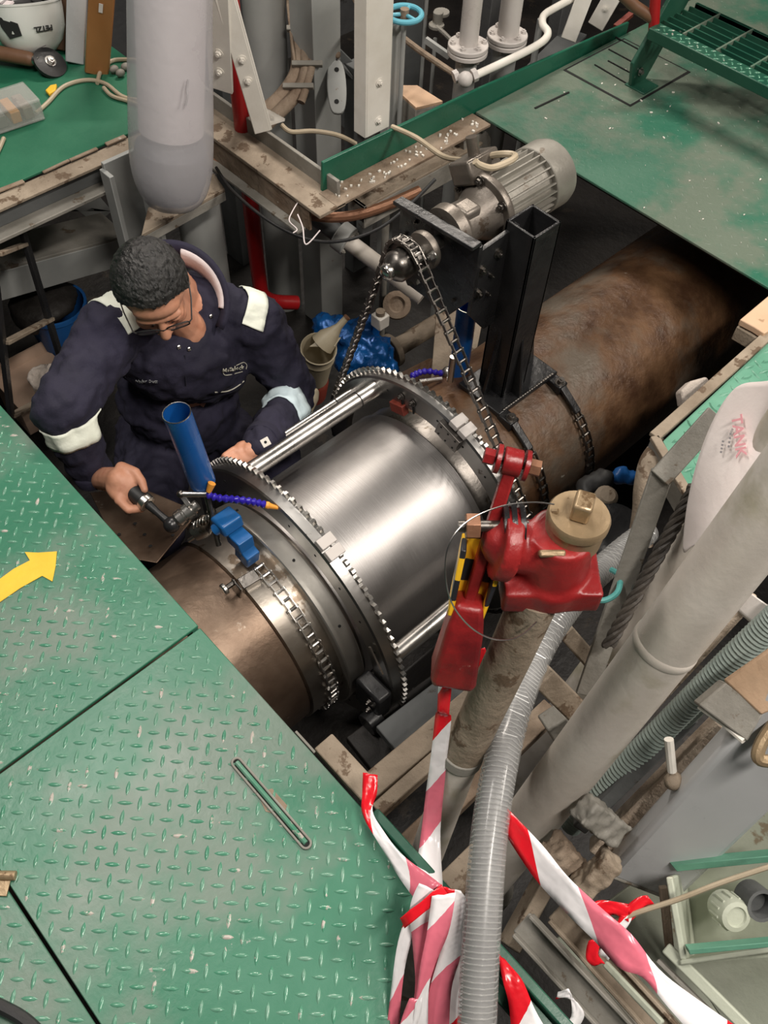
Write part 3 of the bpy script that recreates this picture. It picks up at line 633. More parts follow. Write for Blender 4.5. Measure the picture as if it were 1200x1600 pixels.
# ------------------------------------------------------------------ things on the helmet deck
hc = at(42, 26, t=2.90); ax = V((.16, .26, 1)).normalized()
hm = thing('safety_helmet', 'white climbing style safety helmet lying upside down on the green deck', 'helmet', (hc.x, hc.y, .0))
R = .118
pr = [(-.115, .012), (-.112, .04), (-.098, .07), (-.07, .097), (-.03, .113), (.02, .118), (.045, .118), (.05, .112), (.04, .108), (.0, .106), (-.06, .09), (-.1, .05), (-.104, .01)]
Mb().lathe(hc, ax, pr, 36).build('shell', 'helmet_white', hm)
Mb().lathe(hc, ax, [(.046, .120), (.052, .120), (.052, .113), (.046, .113)], 36, True).build('rim', 'helmet_white', hm)
d_, e1_, e2_ = frame(ax)
Mb().lathe(hc, ax, [(.03, .10), (.036, .102), (.036, .085), (-.02, .07), (-.05, .04)], 24).build('liner', 'black_rubber', hm)
for a in (.4, 1.9, 3.5, 5.0):
    q = hc + (e1_ * math.cos(a) + e2_ * math.sin(a)) * .1
    Mb().bar(q + ax * .03, hc + (e1_ * math.cos(a) + e2_ * math.sin(a)) * .05 + ax * .05, .03, .006, up=ax).build('strap', 'white_cloth' if a < 3 else 'black_rubber', hm)
toc = (CAM - hc); toc = (toc - ax * toc.dot(ax)).normalized(); sd = ax.cross(toc)
def on_shell(an, al, out=.002):
    dirn = toc * math.cos(an) + sd * math.sin(an)
    rr = .118 if al > 0 else .118 * math.sqrt(max(0, 1 - (al / .118) ** 2))
    return hc + ax * al + dirn * (rr + out)
def text(body, size, m, parent, origin, right, up, name='lettering', ext=.0006, bold=False):
    cu = bpy.data.curves.new('txt', 'FONT'); cu.body = body; cu.size = size; cu.extrude = ext; cu.align_x = 'CENTER'; cu.align_y = 'CENTER'; cu.resolution_u = 2
    if bold: cu.offset = size * .02
    to = bpy.data.objects.new('txt', cu); C.objects.link(to)
    dg = bpy.context.evaluated_depsgraph_get(); dg.update(); me = bpy.data.meshes.new_from_object(to.evaluated_get(dg)); bpy.data.objects.remove(to)
    me.name = name; r = V(right).normalized(); u = V(up); u = (u - r * u.dot(r)).normalized(); n = r.cross(u)
    for v in me.vertices: v.co = V(origin) + r * v.co.x + u * v.co.y + n * v.co.z
    return link(name, me, m, parent, 0)
p = on_shell(.35, -.02, .003); dirn = (toc * math.cos(.35) + sd * math.sin(.35)); text('PETZL', .022, 'ink_black', hm, p, -(ax.cross(dirn)), -ax - dirn * .15, ext=.002, bold=True)
for an in (-.55,):
    Mb().prism([on_shell(an + x, y, .001) for x, y in ((-.28, .02), (.28, .0), (.3, -.035), (-.1, -.045), (-.24, -.01))], toc * .002).build('sticker', 'ink_black', hm)
Mb().prism([on_shell(.3 + x, y, .001) for x, y in ((-.1, -.075), (.1, -.07), (.1, -.073), (-.1, -.078))], toc * .002).build('scratch', 'ink_grey', hm)
# wooden cases standing on the deck
def case(px0, px1, label, m, t0, z1, wd, label_tag=False):
    a = at(*px0, z=0); o = thing('wooden_case', label, 'case', tuple(a))
    b = at(*px1, t=t0)
    Mb().bar(a, b, wd, wd * .85, up=(-.6, -.8, 0)).build('body', m, o, bevel=.004)
    if label_tag:
        u = V((-.6, -.8, 0)); d = (b - a).normalized(); u = (u - d * u.dot(d)).normalized()
        q = a.lerp(b, .62) + u * (wd * .425 + .0015); Mb().bar(q, q + d * .03, .012, .001, up=u).build('paper_tag', 'paper', o)
    return o
case((152, 108), (163, -60), 'tall orange varnished wooden case standing beside the plastic sleeve', 'orange_wood', 2.62, .5, .075, True)
case((118, 96), (122, -60), 'tall grey box standing behind the orange wooden case', 'post_grey', 2.78, .5, .06)
case((100, 78), (106, -60), 'dark brown wooden case standing next to the white helmet', 'brown_wood', 2.86, .5, .05)
# grinder
gp = at(78, 98, z=.03)
gn = thing('angle_grinder', 'black disc grinder with a brown handle below the white helmet', 'grinder', (gp.x, gp.y, 0))
Mb().lathe(gp, V((.2, -.55, .8)), [(-.02, .03), (-.01, .05), (.004, .052), (.008, .03)], 24).build('disc', 'black_rubber', gn)
Mb().bolt(gp + V((.2, -.55, .8)).normalized() * .008, (.2, -.55, .8), .012, .01).build('nut', 'steel', gn)
hA, hB = at(46, 92, z=.04), at(-30, 78, z=.045); Mb().cap(hA, hB, .022, .024).build('handle', 'brown_wood', gn)
Mb().cyl(at(62, 96, z=.04), hA, .014, n=12).build('neck', 'steel', gn)
# organiser box
ob = at(22, 182, z=0); 
og = thing('tool_case', 'clear plastic organiser case with orange contents on the helmet deck', 'tool case', tuple(ob))
rot = Matrix.Rotation(math.radians(-6), 3, 'Z'); cc = at(8, 172, z=.035)
Mb().box((cc.x, cc.y, .006), (.19, .12, .008), rot).build('base', 'plastic_clear', og, bevel=.004)
Mb().box((cc.x, cc.y, .066), (.19, .12, .008), rot).build('lid', 'plastic_clear', og, bevel=.004)
for dx, dy, sx, sy in ((0, -.058, .186, .004), (0, .058, .186, .004), (.093, 0, .004, .112), (-.093, 0, .004, .112)):
    q = rot @ V((dx, dy, 0)); Mb().box((cc.x + q.x, cc.y + q.y, .036), (sx, sy, .055), rot).build('side', 'plastic_clear', og, bevel=.0015)
for dx, m in ((.015, 'orange_plastic'), (-.03, 'dirty_grey'), (.055, 'dirty_beige')):
    q = rot @ V((dx, 0, 0)); Mb().box((cc.x + q.x, cc.y + q.y, .028), (.03, .09, .036), rot).build('contents', m, og, bevel=.003)
def deck_cable(name, label, pts, r=.0065, z=.007):
    o = Mb().tube(bez([at(x, y, z=z) for x, y in pts], 7), r, 8).build(name, 'cable_beige'); return tag(o, label, 'cable')
deck_cable('deck_cable', 'beige cable running from the clear tool case to the plastic sleeve', ((56, 177), (75, 160), (100, 135), (135, 125), (165, 131), (190, 150), (215, 156), (240, 156)))
deck_cable('deck_cable', 'beige cable looping around the foot of the orange case', ((152, 130), (158, 110), (175, 95), (200, 93), (230, 95)))
deck_cable('deck_cable', 'short beige cable nearest the plastic sleeve', ((162, 137), (175, 150), (200, 158), (235, 168)))
deck_cable('deck_cable', 'short cable end below the clear tool case', ((6, 216), (0, 230), (-10, 250)))
yb = at(82, 144, z=.0); o = Mb().prism([at(x, y, z=.001) for x, y in ((72, 146), (80, 138), (90, 136), (88, 146), (78, 152))], (0, 0, .012)).build('yellow_scrap', 'yellow_paint', bevel=.003)
tag(o, 'small yellow scrap lying on the helmet deck beside the cable', 'scrap')
cl = thing('hose_clamp', 'grey metal clamp pieces behind the plastic sleeve on the deck', 'clamp', tuple(at(185, 112, z=0)))
for (x, y) in ((178, 108), (188, 114), (196, 104)): Mb().ell(at(x, y, z=.014), (.016, .012, .012)).build('jaw', 'dirty_grey', cl)

# ------------------------------------------------------------------ stair
stt = thing('steel_stair', 'green steel stair with an open grating tread, foot on the hatch', 'stair', (2.64, 1.5, 0))
Mb().prism([(2.585, 1.505, .0), (2.66, 1.505, .0), (3.05, 1.505, .62), (2.93, 1.505, .62), (2.56, 1.505, .09)], (0, .014, 0)).build('stringer', 'dark_green', stt, bevel=.003)
Mb().prism([(2.585, .45, .0), (2.66, .45, .0), (3.05, .45, .62), (2.93, .45, .62), (2.56, .45, .09)], (0, .014, 0)).build('stringer', 'dark_green', stt, bevel=.003)
Mb().bb(2.58, 2.66, 1.45, 1.53, .0005, .008).build('foot_plate', 'dark_green', stt, bevel=.002)
Mb().bolt((2.61, 1.503, .05), (0, -1, 0), .009, .008).build('bolt', 'steel', stt)
for zz, x0 in ((.2, 2.585), (.43, 2.80)):
    tr = Mb().bb(x0, x0 + .055, .465, 1.50, zz - .035, zz).build('nosing', 'dark_green', stt, bevel=.003)
    nt_ = treads([(x0 + .002, .47), (x0 + .052, .47), (x0 + .052, 1.495), (x0 + .002, 1.495)], zz, .045, .022, .006, .002, margin=.006).build('nosing_tread', 'tread_green', stt, 50); nt_['kind'] = 'stuff'
    for k in range(6): Mb().bb(x0 + .075 + k * .035, x0 + .081 + k * .035, .465, 1.50, zz - .03, zz).build('grating_bar', 'dark_green', stt)
    for k in range(8): Mb().bb(x0 + .055, x0 + .255, .53 + k * .125, .536 + k * .125, zz - .012, zz + .001).build('cross_bar', 'deck_worn', stt)
    Mb().bb(x0 + .25, x0 + .262, .465, 1.50, zz - .04, zz).build('back_bar', 'dark_green', stt, bevel=.002)
hr = thing('handrail', 'red handrail post rising from the stair stringer', 'handrail', tuple(at(1023, 55, t=2.85)))
Mb().cyl(at(1021, 52, t=2.86), at(1026, -40, t=2.72), .017, n=14).build('post', 'red_pipe', hr)
Mb().bolt(at(1019, 54, t=2.84), -FW, .007, .006).build('bolt', 'steel', hr)
o = Mb().tube([at(960, -20, t=2.75), at(992, 10, t=2.8), at(1022, 30, t=2.83)], .018, 14).build('brown_rail', 'brown_wood'); tag(o, 'brown rail joining the red handrail post at the top edge', 'rail')
o = Mb().bar(at(962, 42, t=3.18), at(986, 22, t=3.2), .02, .012).build('latch_bar', 'oxide_red'); tag(o, 'dark red latch bar at the far end of the coaming', 'latch')

# ------------------------------------------------------------------ low pipes left of the motor
hp0, hp1 = at(540, 374, t=2.95), at(660, 465, t=2.95)
gpz = thing('grey_pipe', 'pale grey flanged pipe passing behind the sprocket', 'pipe', tuple(hp0))
Mb().cyl(hp0, hp1, .027, n=18).build('pipe', 'pipe_paint', gpz)
d = (hp1 - hp0).normalized(); Mb().cyl(hp0 - d * .03, hp0 + d * .015, .05, n=22).build('flange', 'grey_paint', gpz, bevel=.003)
for k in range(4):
    f, e1, e2 = frame(d); Mb().bolt(hp0 + d * .015 + (e1 * math.cos(k * 1.57 + .4) + e2 * math.sin(k * 1.57 + .4)) * .038, d, .007, .008, False).build('bolt', 'dirty_grey', gpz)
Mb().cyl(hp0 - d * .2, hp0 - d * .03, .03, n=16).build('pipe', 'dark_grey', gpz)
wb = thing('white_block', 'cream block at the foot of the thin pole, left of the drive chain', 'block', tuple(at(593, 510, t=3.0)))
b_ = at(594, 500, t=3.0); Mb().box(b_, (.045, .045, .05)).build('block', 'white_paint', wb, bevel=.004); Mb().cyl(b_ + V((0, 0, .025)), b_ + V((0, 0, .04)), .016, n=12).build('collar', 'dirty_beige', wb)
lp = thing('low_pipe', 'dusty pipe with a round flange low behind the blue bag', 'pipe', tuple(at(620, 545, t=3.2)))
Mb().cyl(at(612, 548, t=3.2), at(700, 495, t=3.3), .034, n=18).build('pipe', 'dirty_beige', lp)
dl = (at(700, 495, t=3.3) - at(612, 548, t=3.2)).normalized(); Mb().cyl(at(612, 548, t=3.2) - dl * .012, at(612, 548, t=3.2) + dl * .012, .062, n=24).build('flange', 'dirty_beige', lp, bevel=.003)
o = Mb().lathe(at(620, 478, t=3.2), -FW, [(0, .05), (.02, .05), (.022, .03), (.012, .022), (.012, 0.001)], 24).build('round_cover', 'dusty_brown'); tag(o, 'brown round pipe cover in the shade behind the drive chain', 'cover')
o = Mb().prism([at(x, y, t=2.95) for x, y in ((683, 470), (712, 455), (760, 470), (735, 600), (672, 612))], FW * .012).build('bracket_plate', 'dirty_beige', bevel=.002); tag(o, 'dusty beige upright plate behind the right blue tube', 'bracket')
o = Mb().prism([at(x, y, t=3.1) for x, y in ((590, 600), (670, 560), (760, 560), (760, 640), (640, 640))], FW * .02).build('rusty_plate', 'rust', bevel=.002); tag(o, 'rusty plate low behind the far ring', 'plate')
# jug
jt = at(498, 545, t=2.82); jn = V((-.12, -.3, 1)).normalized()
jg = thing('measuring_jug', 'beige plastic pouring jug with a long spout behind the man\'s elbow', 'jug', tuple(jt - V((0, 0, .19))))
Mb().lathe(jt, jn, [(-.2, .04), (-.195, .046), (-.05, .052), (-.045, .056), (-.035, .052), (-.01, .054), (0, .058), (.003, .055), (-.01, .05), (-.18, .04)], 28).build('body', 'jug_beige', jg)
sp0, sp1 = at(513, 528, t=2.83), at(541, 497, t=2.80)
mbj = Mb(); mbj.tube([sp0 + (sp0 - sp1) * .35, sp0, sp0.lerp(sp1, .35), sp0.lerp(sp1, .6), sp1], [.04, .036, .02, .012, .010], 14); mbj.build('spout', 'jug_beige', jg)
Mb().cyl(sp1, sp1 + (sp1 - sp0).normalized() * .006, .0115, n=12).build('spout_tip', 'brown_wood', jg)
Mb().prism([jt + (sp0 - jt) * .15 + RT * .045, jt + (sp0 - jt) * .15 - RT * .035, sp0 - RT * .02, sp0 + RT * .04], jn * .004).build('splash_guard', 'jug_beige', jg, bevel=.001)
Mb().lathe(jt - jn * .2, jn, [(-.12, .05), (-.02, .05), (.0, .04)], 24).build('foot', 'oxide_red', jg)
bl = Mb(); b0 = at(562, 545, t=3.1)
for dx, dy, r in ((-.07, .06, .055), (0, .03, .07), (.05, -.01, .07), (-.02, -.04, .07), (.08, -.06, .05), (-.12, .08, .05), (.02, .08, .045)): bl.ell(b0 + RT * dx + UP * dy, (r, r, r * .8))
tag(baked('blue_bag', bl, .011, 2, 'bag_blue', disp=(.05, .03)), 'crinkled shiny blue plastic bag behind the jug', 'bag')
tag(baked('white_glove', Mb().cap(at(489, 622, t=2.6), at(480, 645, t=2.6), .018, .014).ell(at(491, 615, t=2.6), (.016, .014, .02)), .006, 2, 'jug_beige'), 'cream glove finger shape beside the left sleeve of the man', 'glove')
# ------------------------------------------------------------------ the shaft
Y0, Z0 = .967, -.431
def cp(x, th, R): return V((x, Y0 + R * math.cos(math.radians(th)), Z0 + R * math.sin(math.radians(th))))
def rad(th): return V((0, math.cos(math.radians(th)), math.sin(math.radians(th))))
def tan(th): return V((0, -math.sin(math.radians(th)), math.cos(math.radians(th))))
X = V((1, 0, 0)); AX0 = V((0, Y0, Z0))
shaft = thing('machined_shaft', 'huge steel shaft running through the pit, bright turned in the middle and rusty beyond', 'shaft', (1, Y0, Z0))
Mb().lathe(AX0, X, [(-.6, .262), (.500, .262), (.504, .258)], 128).build('brown_section', 'shaft_brown', shaft)['label'] = 'brown stained near end of the shaft'
Mb().lathe(AX0, X, [(.503, .262), (.506, .2685), (.664, .2685), (.664, .25)], 128).build('bared_section', 'shaft_turned', shaft)
Mb().lathe(AX0, X, [(.601, .268), (.601, .293), (.604, .296), (.648, .2915), (.652, .288), (.652, .268)], 128).build('collar', 'collar_steel', shaft)['label'] = 'bright bevelled collar'
Mb().lathe(AX0, X, [(.660, .25), (.664, .278), (1.112, .278), (1.116, .274)], 160).build('journal', 'silver_turned', shaft)['label'] = 'bright silver turned journal'
Mb().lathe(AX0, X, [(1.114, .25), (1.114, .271), (1.165, .271), (1.165, .25)], 128).build('undercut', 'steel_dark', shaft)
Mb().lathe(AX0, X, [(1.163, .24), (1.163, .262), (5.05, .262)], 128).build('rusty_section', 'rust', shaft)['label'] = 'rusty brown far section of the shaft'
for th, x in ((103.5, .628), (60, .628), (140, .628)):
    Mb().cyl(cp(x, th, .29), cp(x, th, .2968), .0035, n=10).build('dowel_hole', 'black_gap', shaft)
# supports under the shaft
for x, lab in ((.9, 'dark greasy support block under the bright journal'), (2.6, 'dark support block under the rusty shaft below the far deck')):
    o = thing('shaft_support', lab, 'support', (x, Y0, -1.1))
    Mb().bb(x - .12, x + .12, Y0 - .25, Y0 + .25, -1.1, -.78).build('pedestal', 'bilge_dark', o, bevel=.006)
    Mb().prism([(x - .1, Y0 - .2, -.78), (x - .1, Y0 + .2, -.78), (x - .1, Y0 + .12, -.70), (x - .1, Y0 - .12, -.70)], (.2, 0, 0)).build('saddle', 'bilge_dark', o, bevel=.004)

# ------------------------------------------------------------------ orbital cutting frame: two toothed rings and tie rods
fr = thing('ring_frame', 'steel cutting frame of two toothed rings joined by tie rods around the shaft', 'machine', (.92, Y0, Z0))
def ring(x0, x1, xt, lab):
    r = Mb().lathe(AX0, X, [(x0 + .003, .318), (x0, .321), (x0, .380), (x0 + .004, .385), (x1, .388), (x1, .318)], 144, True).build('ring', 'ring_steel', fr)
    r['label'] = lab
    n = 104; vs = []
    for k in range(n):
        for f, R in ((-.36, .389), (-.16, .3995), (.16, .3995), (.36, .389)):
            vs.append(cp(0, (k + f) * 360 / n, R))
    m = len(vs); mb = Mb()
    inner = [cp(0, k * 360 / m, .36) for k in range(m)]
    al = [v + X * xt for v in vs] + [v + X * (xt + .010) for v in vs] + [v + X * xt for v in inner] + [v + X * (xt + .010) for v in inner]
    fs = []
    for i in range(m):
        j = (i + 1) % m
        fs += [(i, j, m + j, m + i), (i, 2 * m + i, 2 * m + j, j), (m + i, m + j, 3 * m + j, 3 * m + i)]
    mb.add(al, fs).build('toothed_rim', 'steel', r, 20)
    for k in range(24):
        th = k * 15 + 4; p = cp(x0, th, .352); Mb().cyl(p - X * .0006, p + X * .003, .0035, n=8).build('bolt_hole', 'black_gap', r)
    return r
ringA = ring(.655, .684, .683, 'near toothed ring with a dark oily face')
ringB = ring(1.128, 1.150, 1.149, 'far toothed ring with a bright face')
for th, lab in ((56, 1), (36, 0), (163, 1), (232, 0), (300, 0)):
    rr = .0215 if lab else .013
    mb = Mb().cyl(cp(.684, th, .352), cp(1.128, th, .352), rr, n=24); t_ = mb.build('tie_rod', 'steel', fr)
    Mb().cyl(cp(.69, th, .352), cp(.70, th, .352), rr + .004, n=24).build('rod_collar', 'steel_dark', t_)
    Mb().cyl(cp(1.06, th, .352), cp(1.063, th, .352), rr + .0008, n=24).build('rod_seam', 'black_gap', t_)
for x, th in ((.679, 110.5), (1.140, 104)):
    for dth in (-1.9, 1.9):
        m3 = Matrix((X, tan(th + dth), rad(th + dth))).transposed()
        Mb().box(cp(x, th + dth * 1.15, .397), (.042, .026, .018), m3).build('joint_block', 'flange_paint', fr, bevel=.0015)
m3 = Matrix((X, tan(104), rad(104))).transposed()
pj = Mb().box(cp(1.120, 102, .352), (.016, .075, .05), m3).build('joint_plate', 'steel_dark', fr, bevel=.002)
for a in (-.025, 0, .025):
    for r_ in (-.015, .015):
        q = cp(1.1118, 102, .352 + r_) + tan(102) * a; Mb().cyl(q - X * .001, q + X * .002, .0028, n=8).build('screw_hole', 'black_gap', pj)
for x, th, sz in ((.675, 96, .02), (.675, 150, .018), (1.125, 70, .03)):
    Mb().box(cp(x, th, .312), (.02, .05, sz), Matrix((X, tan(th), rad(th))).transposed()).build('red_shim', 'oxide_red', fr, bevel=.002)
for th in (73, 80):
    p = cp(1.126, th, .352); Mb().bolt(p, -X, .007, .006).build('bolt', 'steel_dark', fr); Mb().bar(p + tan(th) * .0 - rad(th) * .01, p - rad(th) * .035, .004, .004, up=X).build('pin_slot', 'black_gap', fr)
# dark cutting head at the bottom of the near ring
ck = thing('cutter_head', 'black oily cutter head hanging at the bottom of the near ring', 'cutter', tuple(cp(.63, 185, .36)))
Mb().box(cp(.63, 180, .345), (.045, .11, .085), Matrix((X, tan(180), rad(180))).transposed()).build('body', 'black_paint', ck, bevel=.008)
Mb().cyl(cp(.62, 188, .38), cp(.58, 188, .38), .03, n=18).build('spindle', 'black_paint', ck, bevel=.002)
for a in (176, 183, 190): Mb().bolt(cp(.605, a, .36), -X, .006, .006).build('bolt', 'steel_dark', ck)
Mb().bar(cp(.648, 150, .355), cp(.645, 162, .375), .006, .004, up=X).build('scriber', 'steel', ck)
tb = at(415, 691, t=2.08); o = thing('square_tab', 'small square steel tab with a hole beside the tie rod', 'tab', tuple(tb))
rm = Matrix((RT, UP, -FW)).transposed() @ Matrix.Rotation(.5, 3, 'Z')
Mb().box(tb, (.02, .02, .004), rm).build('plate', 'white_paint', o, bevel=.001); Mb().cyl(tb - FW * .0025, tb - FW * .0015, .0035, n=10).build('hole', 'black_gap', o)

# ------------------------------------------------------------------ chains
P_ = .0254
def link_mesh(outer, scale=1.):
    mb = Mb(); wd = (.0125 if outer else .0098) * scale
    for s in (-1, 1): mb.box((0, s * wd, 0), (P_ * 1.30 * scale, .0022, .0088 * scale))
    mb.cyl((-P_ / 2 * scale, -wd - .003, 0), (-P_ / 2 * scale, wd + .003, 0), .0036 * scale, n=8)
    mb.cyl((P_ / 2 * scale, -wd, 0), (P_ / 2 * scale, wd, 0), .0042 * scale if not outer else .0034, n=8)
    return mb.mesh('chain_link')
LK = [link_mesh(False), link_mesh(True)]
def chain(name, label, pts, cross, m, loc):
    o = thing(name, label, 'chain', loc); lm = [me.copy() for me in LK]
    for me in lm: me.materials.append(M[m])
    for i in range(len(pts) - 1):
        a, b = pts[i], pts[i + 1]; d = (b - a).normalized(); c = V(cross); n = d.cross(c).normalized(); c = n.cross(d)
        mt = Matrix.Translation((a + b) / 2) @ Matrix((d, c, n)).transposed().to_4x4()
        inst('link', lm[i % 2], m, o, mt)
    return o
def arc(x, R, a0, a1):
    n = max(2, round(abs(math.radians(a1 - a0)) * R / P_)); return [cp(x, a0 + (a1 - a0) * k / n, R) for k in range(n + 1)]
chain('clamp_chain', 'bare steel clamp chain wrapped round the bared shaft below the blue block', arc(.562, .277, 95, 250), X, 'steel', (.562, Y0, Z0))
# drive chain: loop over the small sprocket and the far ring
c1 = V((1.113, .292)); r1 = .052; c2 = V((Y0, Z0)); r2 = .402
dv = c1 - c2; D = dv.length; base = math.atan2(dv.y, dv.x); al = math.acos((r2 - r1) / D)
loop = []
def cpt2(c, r, a): return V((1.154, c.x + r * math.cos(a), c.y + r * math.sin(a)))
n = 8
for k in range(n + 1): loop.append(cpt2(c1, r1, base - al + 2 * al * k / n))
a_, b_ = cpt2(c1, r1, base + al), cpt2(c2, r2, base + al); m_ = round((b_ - a_).length / P_)
loop += [a_.lerp(b_, k / m_) for k in range(1, m_ + 1)]
st_, en = base + al, base - al + 2 * math.pi; m_ = round((en - st_) * r2 / P_)
loop += [cpt2(c2, r2, st_ + (en - st_) * k / m_) for k in range(1, m_ + 1)]
a_, b_ = cpt2(c2, r2, base - al), cpt2(c1, r1, base - al); m_ = round((b_ - a_).length / P_)
loop += [a_.lerp(b_, k / m_) for k in range(1, m_)]; loop.append(loop[0])
chain('drive_chain', 'grey drive chain running from the motor sprocket round the far ring', loop, X, 'steel_dark', (1.154, Y0, Z0))
chain('strap_chain', 'black strap chain round the rusty shaft on the far side of the motor stand', arc(1.53, .272, 128, 235), X, 'steel_dark', (1.53, Y0, Z0))
chain('strap_chain', 'black strap chain round the rusty shaft next to the far ring', arc(1.335, .272, 128, 235), X, 'steel_dark', (1.335, Y0, Z0))

# ------------------------------------------------------------------ motor stand
ms = thing('motor_stand', 'black painted steel stand with a hollow column clamped on the rusty shaft', 'stand', (1.435, Y0, -.165))
zt, zb = .355, -.160
Mb().bb(1.365, 1.372, .930, 1.015, zb, zt).bb(1.448, 1.455, .930, 1.015, zb, zt).bb(1.365, 1.455, .930, .937, zb, zt).bb(1.365, 1.455, 1.008, 1.015, zb, zt).build('column', 'black_paint', ms, bevel=.0015)
Mb().bb(1.318, 1.552, .895, 1.045, -.172, -.158).build('base_plate', 'black_paint', ms, bevel=.003)
for yy in (.905, 1.025):
    Mb().prism([(1.33, yy, -.172), (1.54, yy, -.172), (1.54, yy, -.21), (1.33, yy, -.21)], (0, .012, 0)).build('saddle_rib', 'black_paint', ms, bevel=.002)
Mb().prism([(1.455, .968, -.158), (1.535, .968, -.158), (1.50, .968, .0), (1.455, .968, .07)], (0, .01, 0)).build('gusset', 'black_paint', ms, bevel=.002)
Mb().prism([(1.365, .968, -.158), (1.335, .968, -.158), (1.365, .968, .05)], (0, .01, 0)).build('gusset', 'black_paint', ms, bevel=.002)
Mb().prism([(1.40, .930, -.158), (1.40, .900, -.158), (1.40, .930, .03)], (.01, 0, 0)).build('gusset', 'black_paint', ms, bevel=.002)
Mb().prism([(1.262, .995, .345), (1.262, 1.245, .325), (1.262, 1.245, .15), (1.262, 1.205, .105), (1.262, 1.06, .105), (1.262, .995, .20)], (.012, 0, 0)).build('motor_plate', 'black_paint', ms, bevel=.002)
Mb().bar((1.252, .995, .352), (1.252, 1.245, .332), .03, .010, up=(0, .08, 1)).build('top_flange', 'black_paint', ms, bevel=.002)
Mb().prism([(1.268, 1.0, .325), (1.40, 1.0, .335), (1.40, 1.0, .06), (1.33, 1.0, .06), (1.268, 1.0, .14)], (0, .012, 0)).build('side_plate', 'black_paint', ms, bevel=.002)
for (x, z) in ((1.335, .29), (1.285, .268), (1.285, .20), (1.32, .235), (1.32, .18)):
    Mb().bolt((x, 1.0, z), (0, -1, 0), .0085 if x < 1.3 or z > .28 else .004, .008).build('bolt', 'steel_dark', ms)
for (y_, z) in ((1.19, .30), (1.22, .25), (1.05, .16)): Mb().bolt((1.262, y_, z), (-1, 0, 0), .005, .004, False).build('bolt', 'steel_dark', ms)
wl = Mb()
for k in range(22):
    x = 1.34 + k * .0092; wl.ell((x, .899, -.157), (.006, .004, .003), n=8, m=6)
wl.build('weld_bead', 'steel_dark', ms)
for x in (1.335, 1.53):
    lg = Mb().box((x, .878, -.178), (.035, .05, .03)).build('clamp_lug', 'black_paint', ms, bevel=.004)
    Mb().bolt((x, .868, -.163), (0, -.2, 1), .010, .012).build('nut', 'steel_dark', lg)
    Mb().bar(cp(x, 110, .285), cp(x, 130, .277), .022, .010, up=rad(119)).build('tension_bar', 'black_paint', ms, bevel=.003)
Mb().cyl((1.30, 1.06, -.15), (1.30, 1.06, -.06), .009, n=14).build('stud', 'steel', ms)

# ------------------------------------------------------------------ gear motor
ym, zm = 1.113, .292
gm = thing('gear_motor', 'grey finned electric motor with gearbox mounted on the black stand', 'motor', (1.4, ym, zm))
A0 = V((0, ym, zm + .012))
Mb().lathe(A0, X, [(1.274, .062), (1.30, .064), (1.315, .052), (1.36, .05), (1.375, .058), (1.40, .070), (1.40, .03)], 36).build('gearbox', 'gear_grey', gm)
Mb().box((1.33, ym - .01, zm + .055), (.05, .05, .03)).build('oil_cap_boss', 'gear_grey', gm, bevel=.008)
for k in range(6):
    a = k * 60 + 20; p = A0 + X * 1.395 + rad(a) * .078; Mb().bolt(p, -X, .008, .008).build('bolt', 'steel_dark', gm)
Mb().lathe(A0, X, [(1.398, .088), (1.41, .09), (1.418, .088)], 40).build('motor_flange', 'gear_grey', gm, bevel=.002)
Mb().lathe(A0, X, [(1.416, .066), (1.585, .066)], 36).build('motor_body', 'motor_grey', gm)
for k in range(26):
    a = k * 360 / 26; m3 = Matrix((X, tan(a), rad(a))).transposed()
    Mb().box(A0 + X * 1.50 + rad(a) * .071, (.158, .0035, .018), m3).build('fin', 'motor_grey', gm)
Mb().lathe(A0, X, [(1.572, .081), (1.574, .083), (1.63, .083), (1.645, .078), (1.652, .062), (1.653, .0)], 40).build('fan_cowl', 'motor_grey', gm)
tbx = Mb().box((1.43, ym + .062, zm + .085), (.10, .07, .055), Matrix.Rotation(math.radians(-32), 3, 'X')).build('terminal_box', 'gear_grey', gm, bevel=.006)
Mb().cyl((1.43, ym + .07, zm + .11), (1.43, ym + .085, zm + .15), .014, n=14).build('cable_gland', 'gear_grey', gm)
Mb().box((1.47, ym + .015, zm + .098), (.035, .016, .0015), Matrix.Rotation(math.radians(-10), 3, 'X')).build('name_plate', 'jug_beige', gm)
Mb().cyl((1.09, ym, zm), (1.28, ym, zm), .016, n=20).build('output_shaft', 'steel', gm)
Mb().lathe((0, ym, zm), X, [(1.205, .022), (1.205, .044), (1.214, .046), (1.222, .044), (1.222, .02)], 30).build('bearing_flange', 'gear_grey', gm)
Mb().bolt((1.205, ym - .034, zm + .01), -X, .009, .012).build('bolt', 'steel', gm)
vs = []; n = 13
for k in range(n):
    for f, R in ((-.35, .046), (-.15, .057), (.15, .057), (.35, .046)): a = (k + f) * 2 * math.pi / n; vs.append((1.149, ym + R * math.cos(a), zm + R * math.sin(a)))
sp = Mb().prism(vs, (.010, 0, 0)).build('sprocket', 'steel_dark', gm)
Mb().lathe((0, ym, zm), X, [(1.10, .012), (1.115, .03), (1.125, .036), (1.149, .036)], 28).build('sprocket_hub', 'steel_dark', sp)
Mb().ell((1.10, ym, zm), (.016, .020, .020)).build('hub_nut', 'steel', sp)

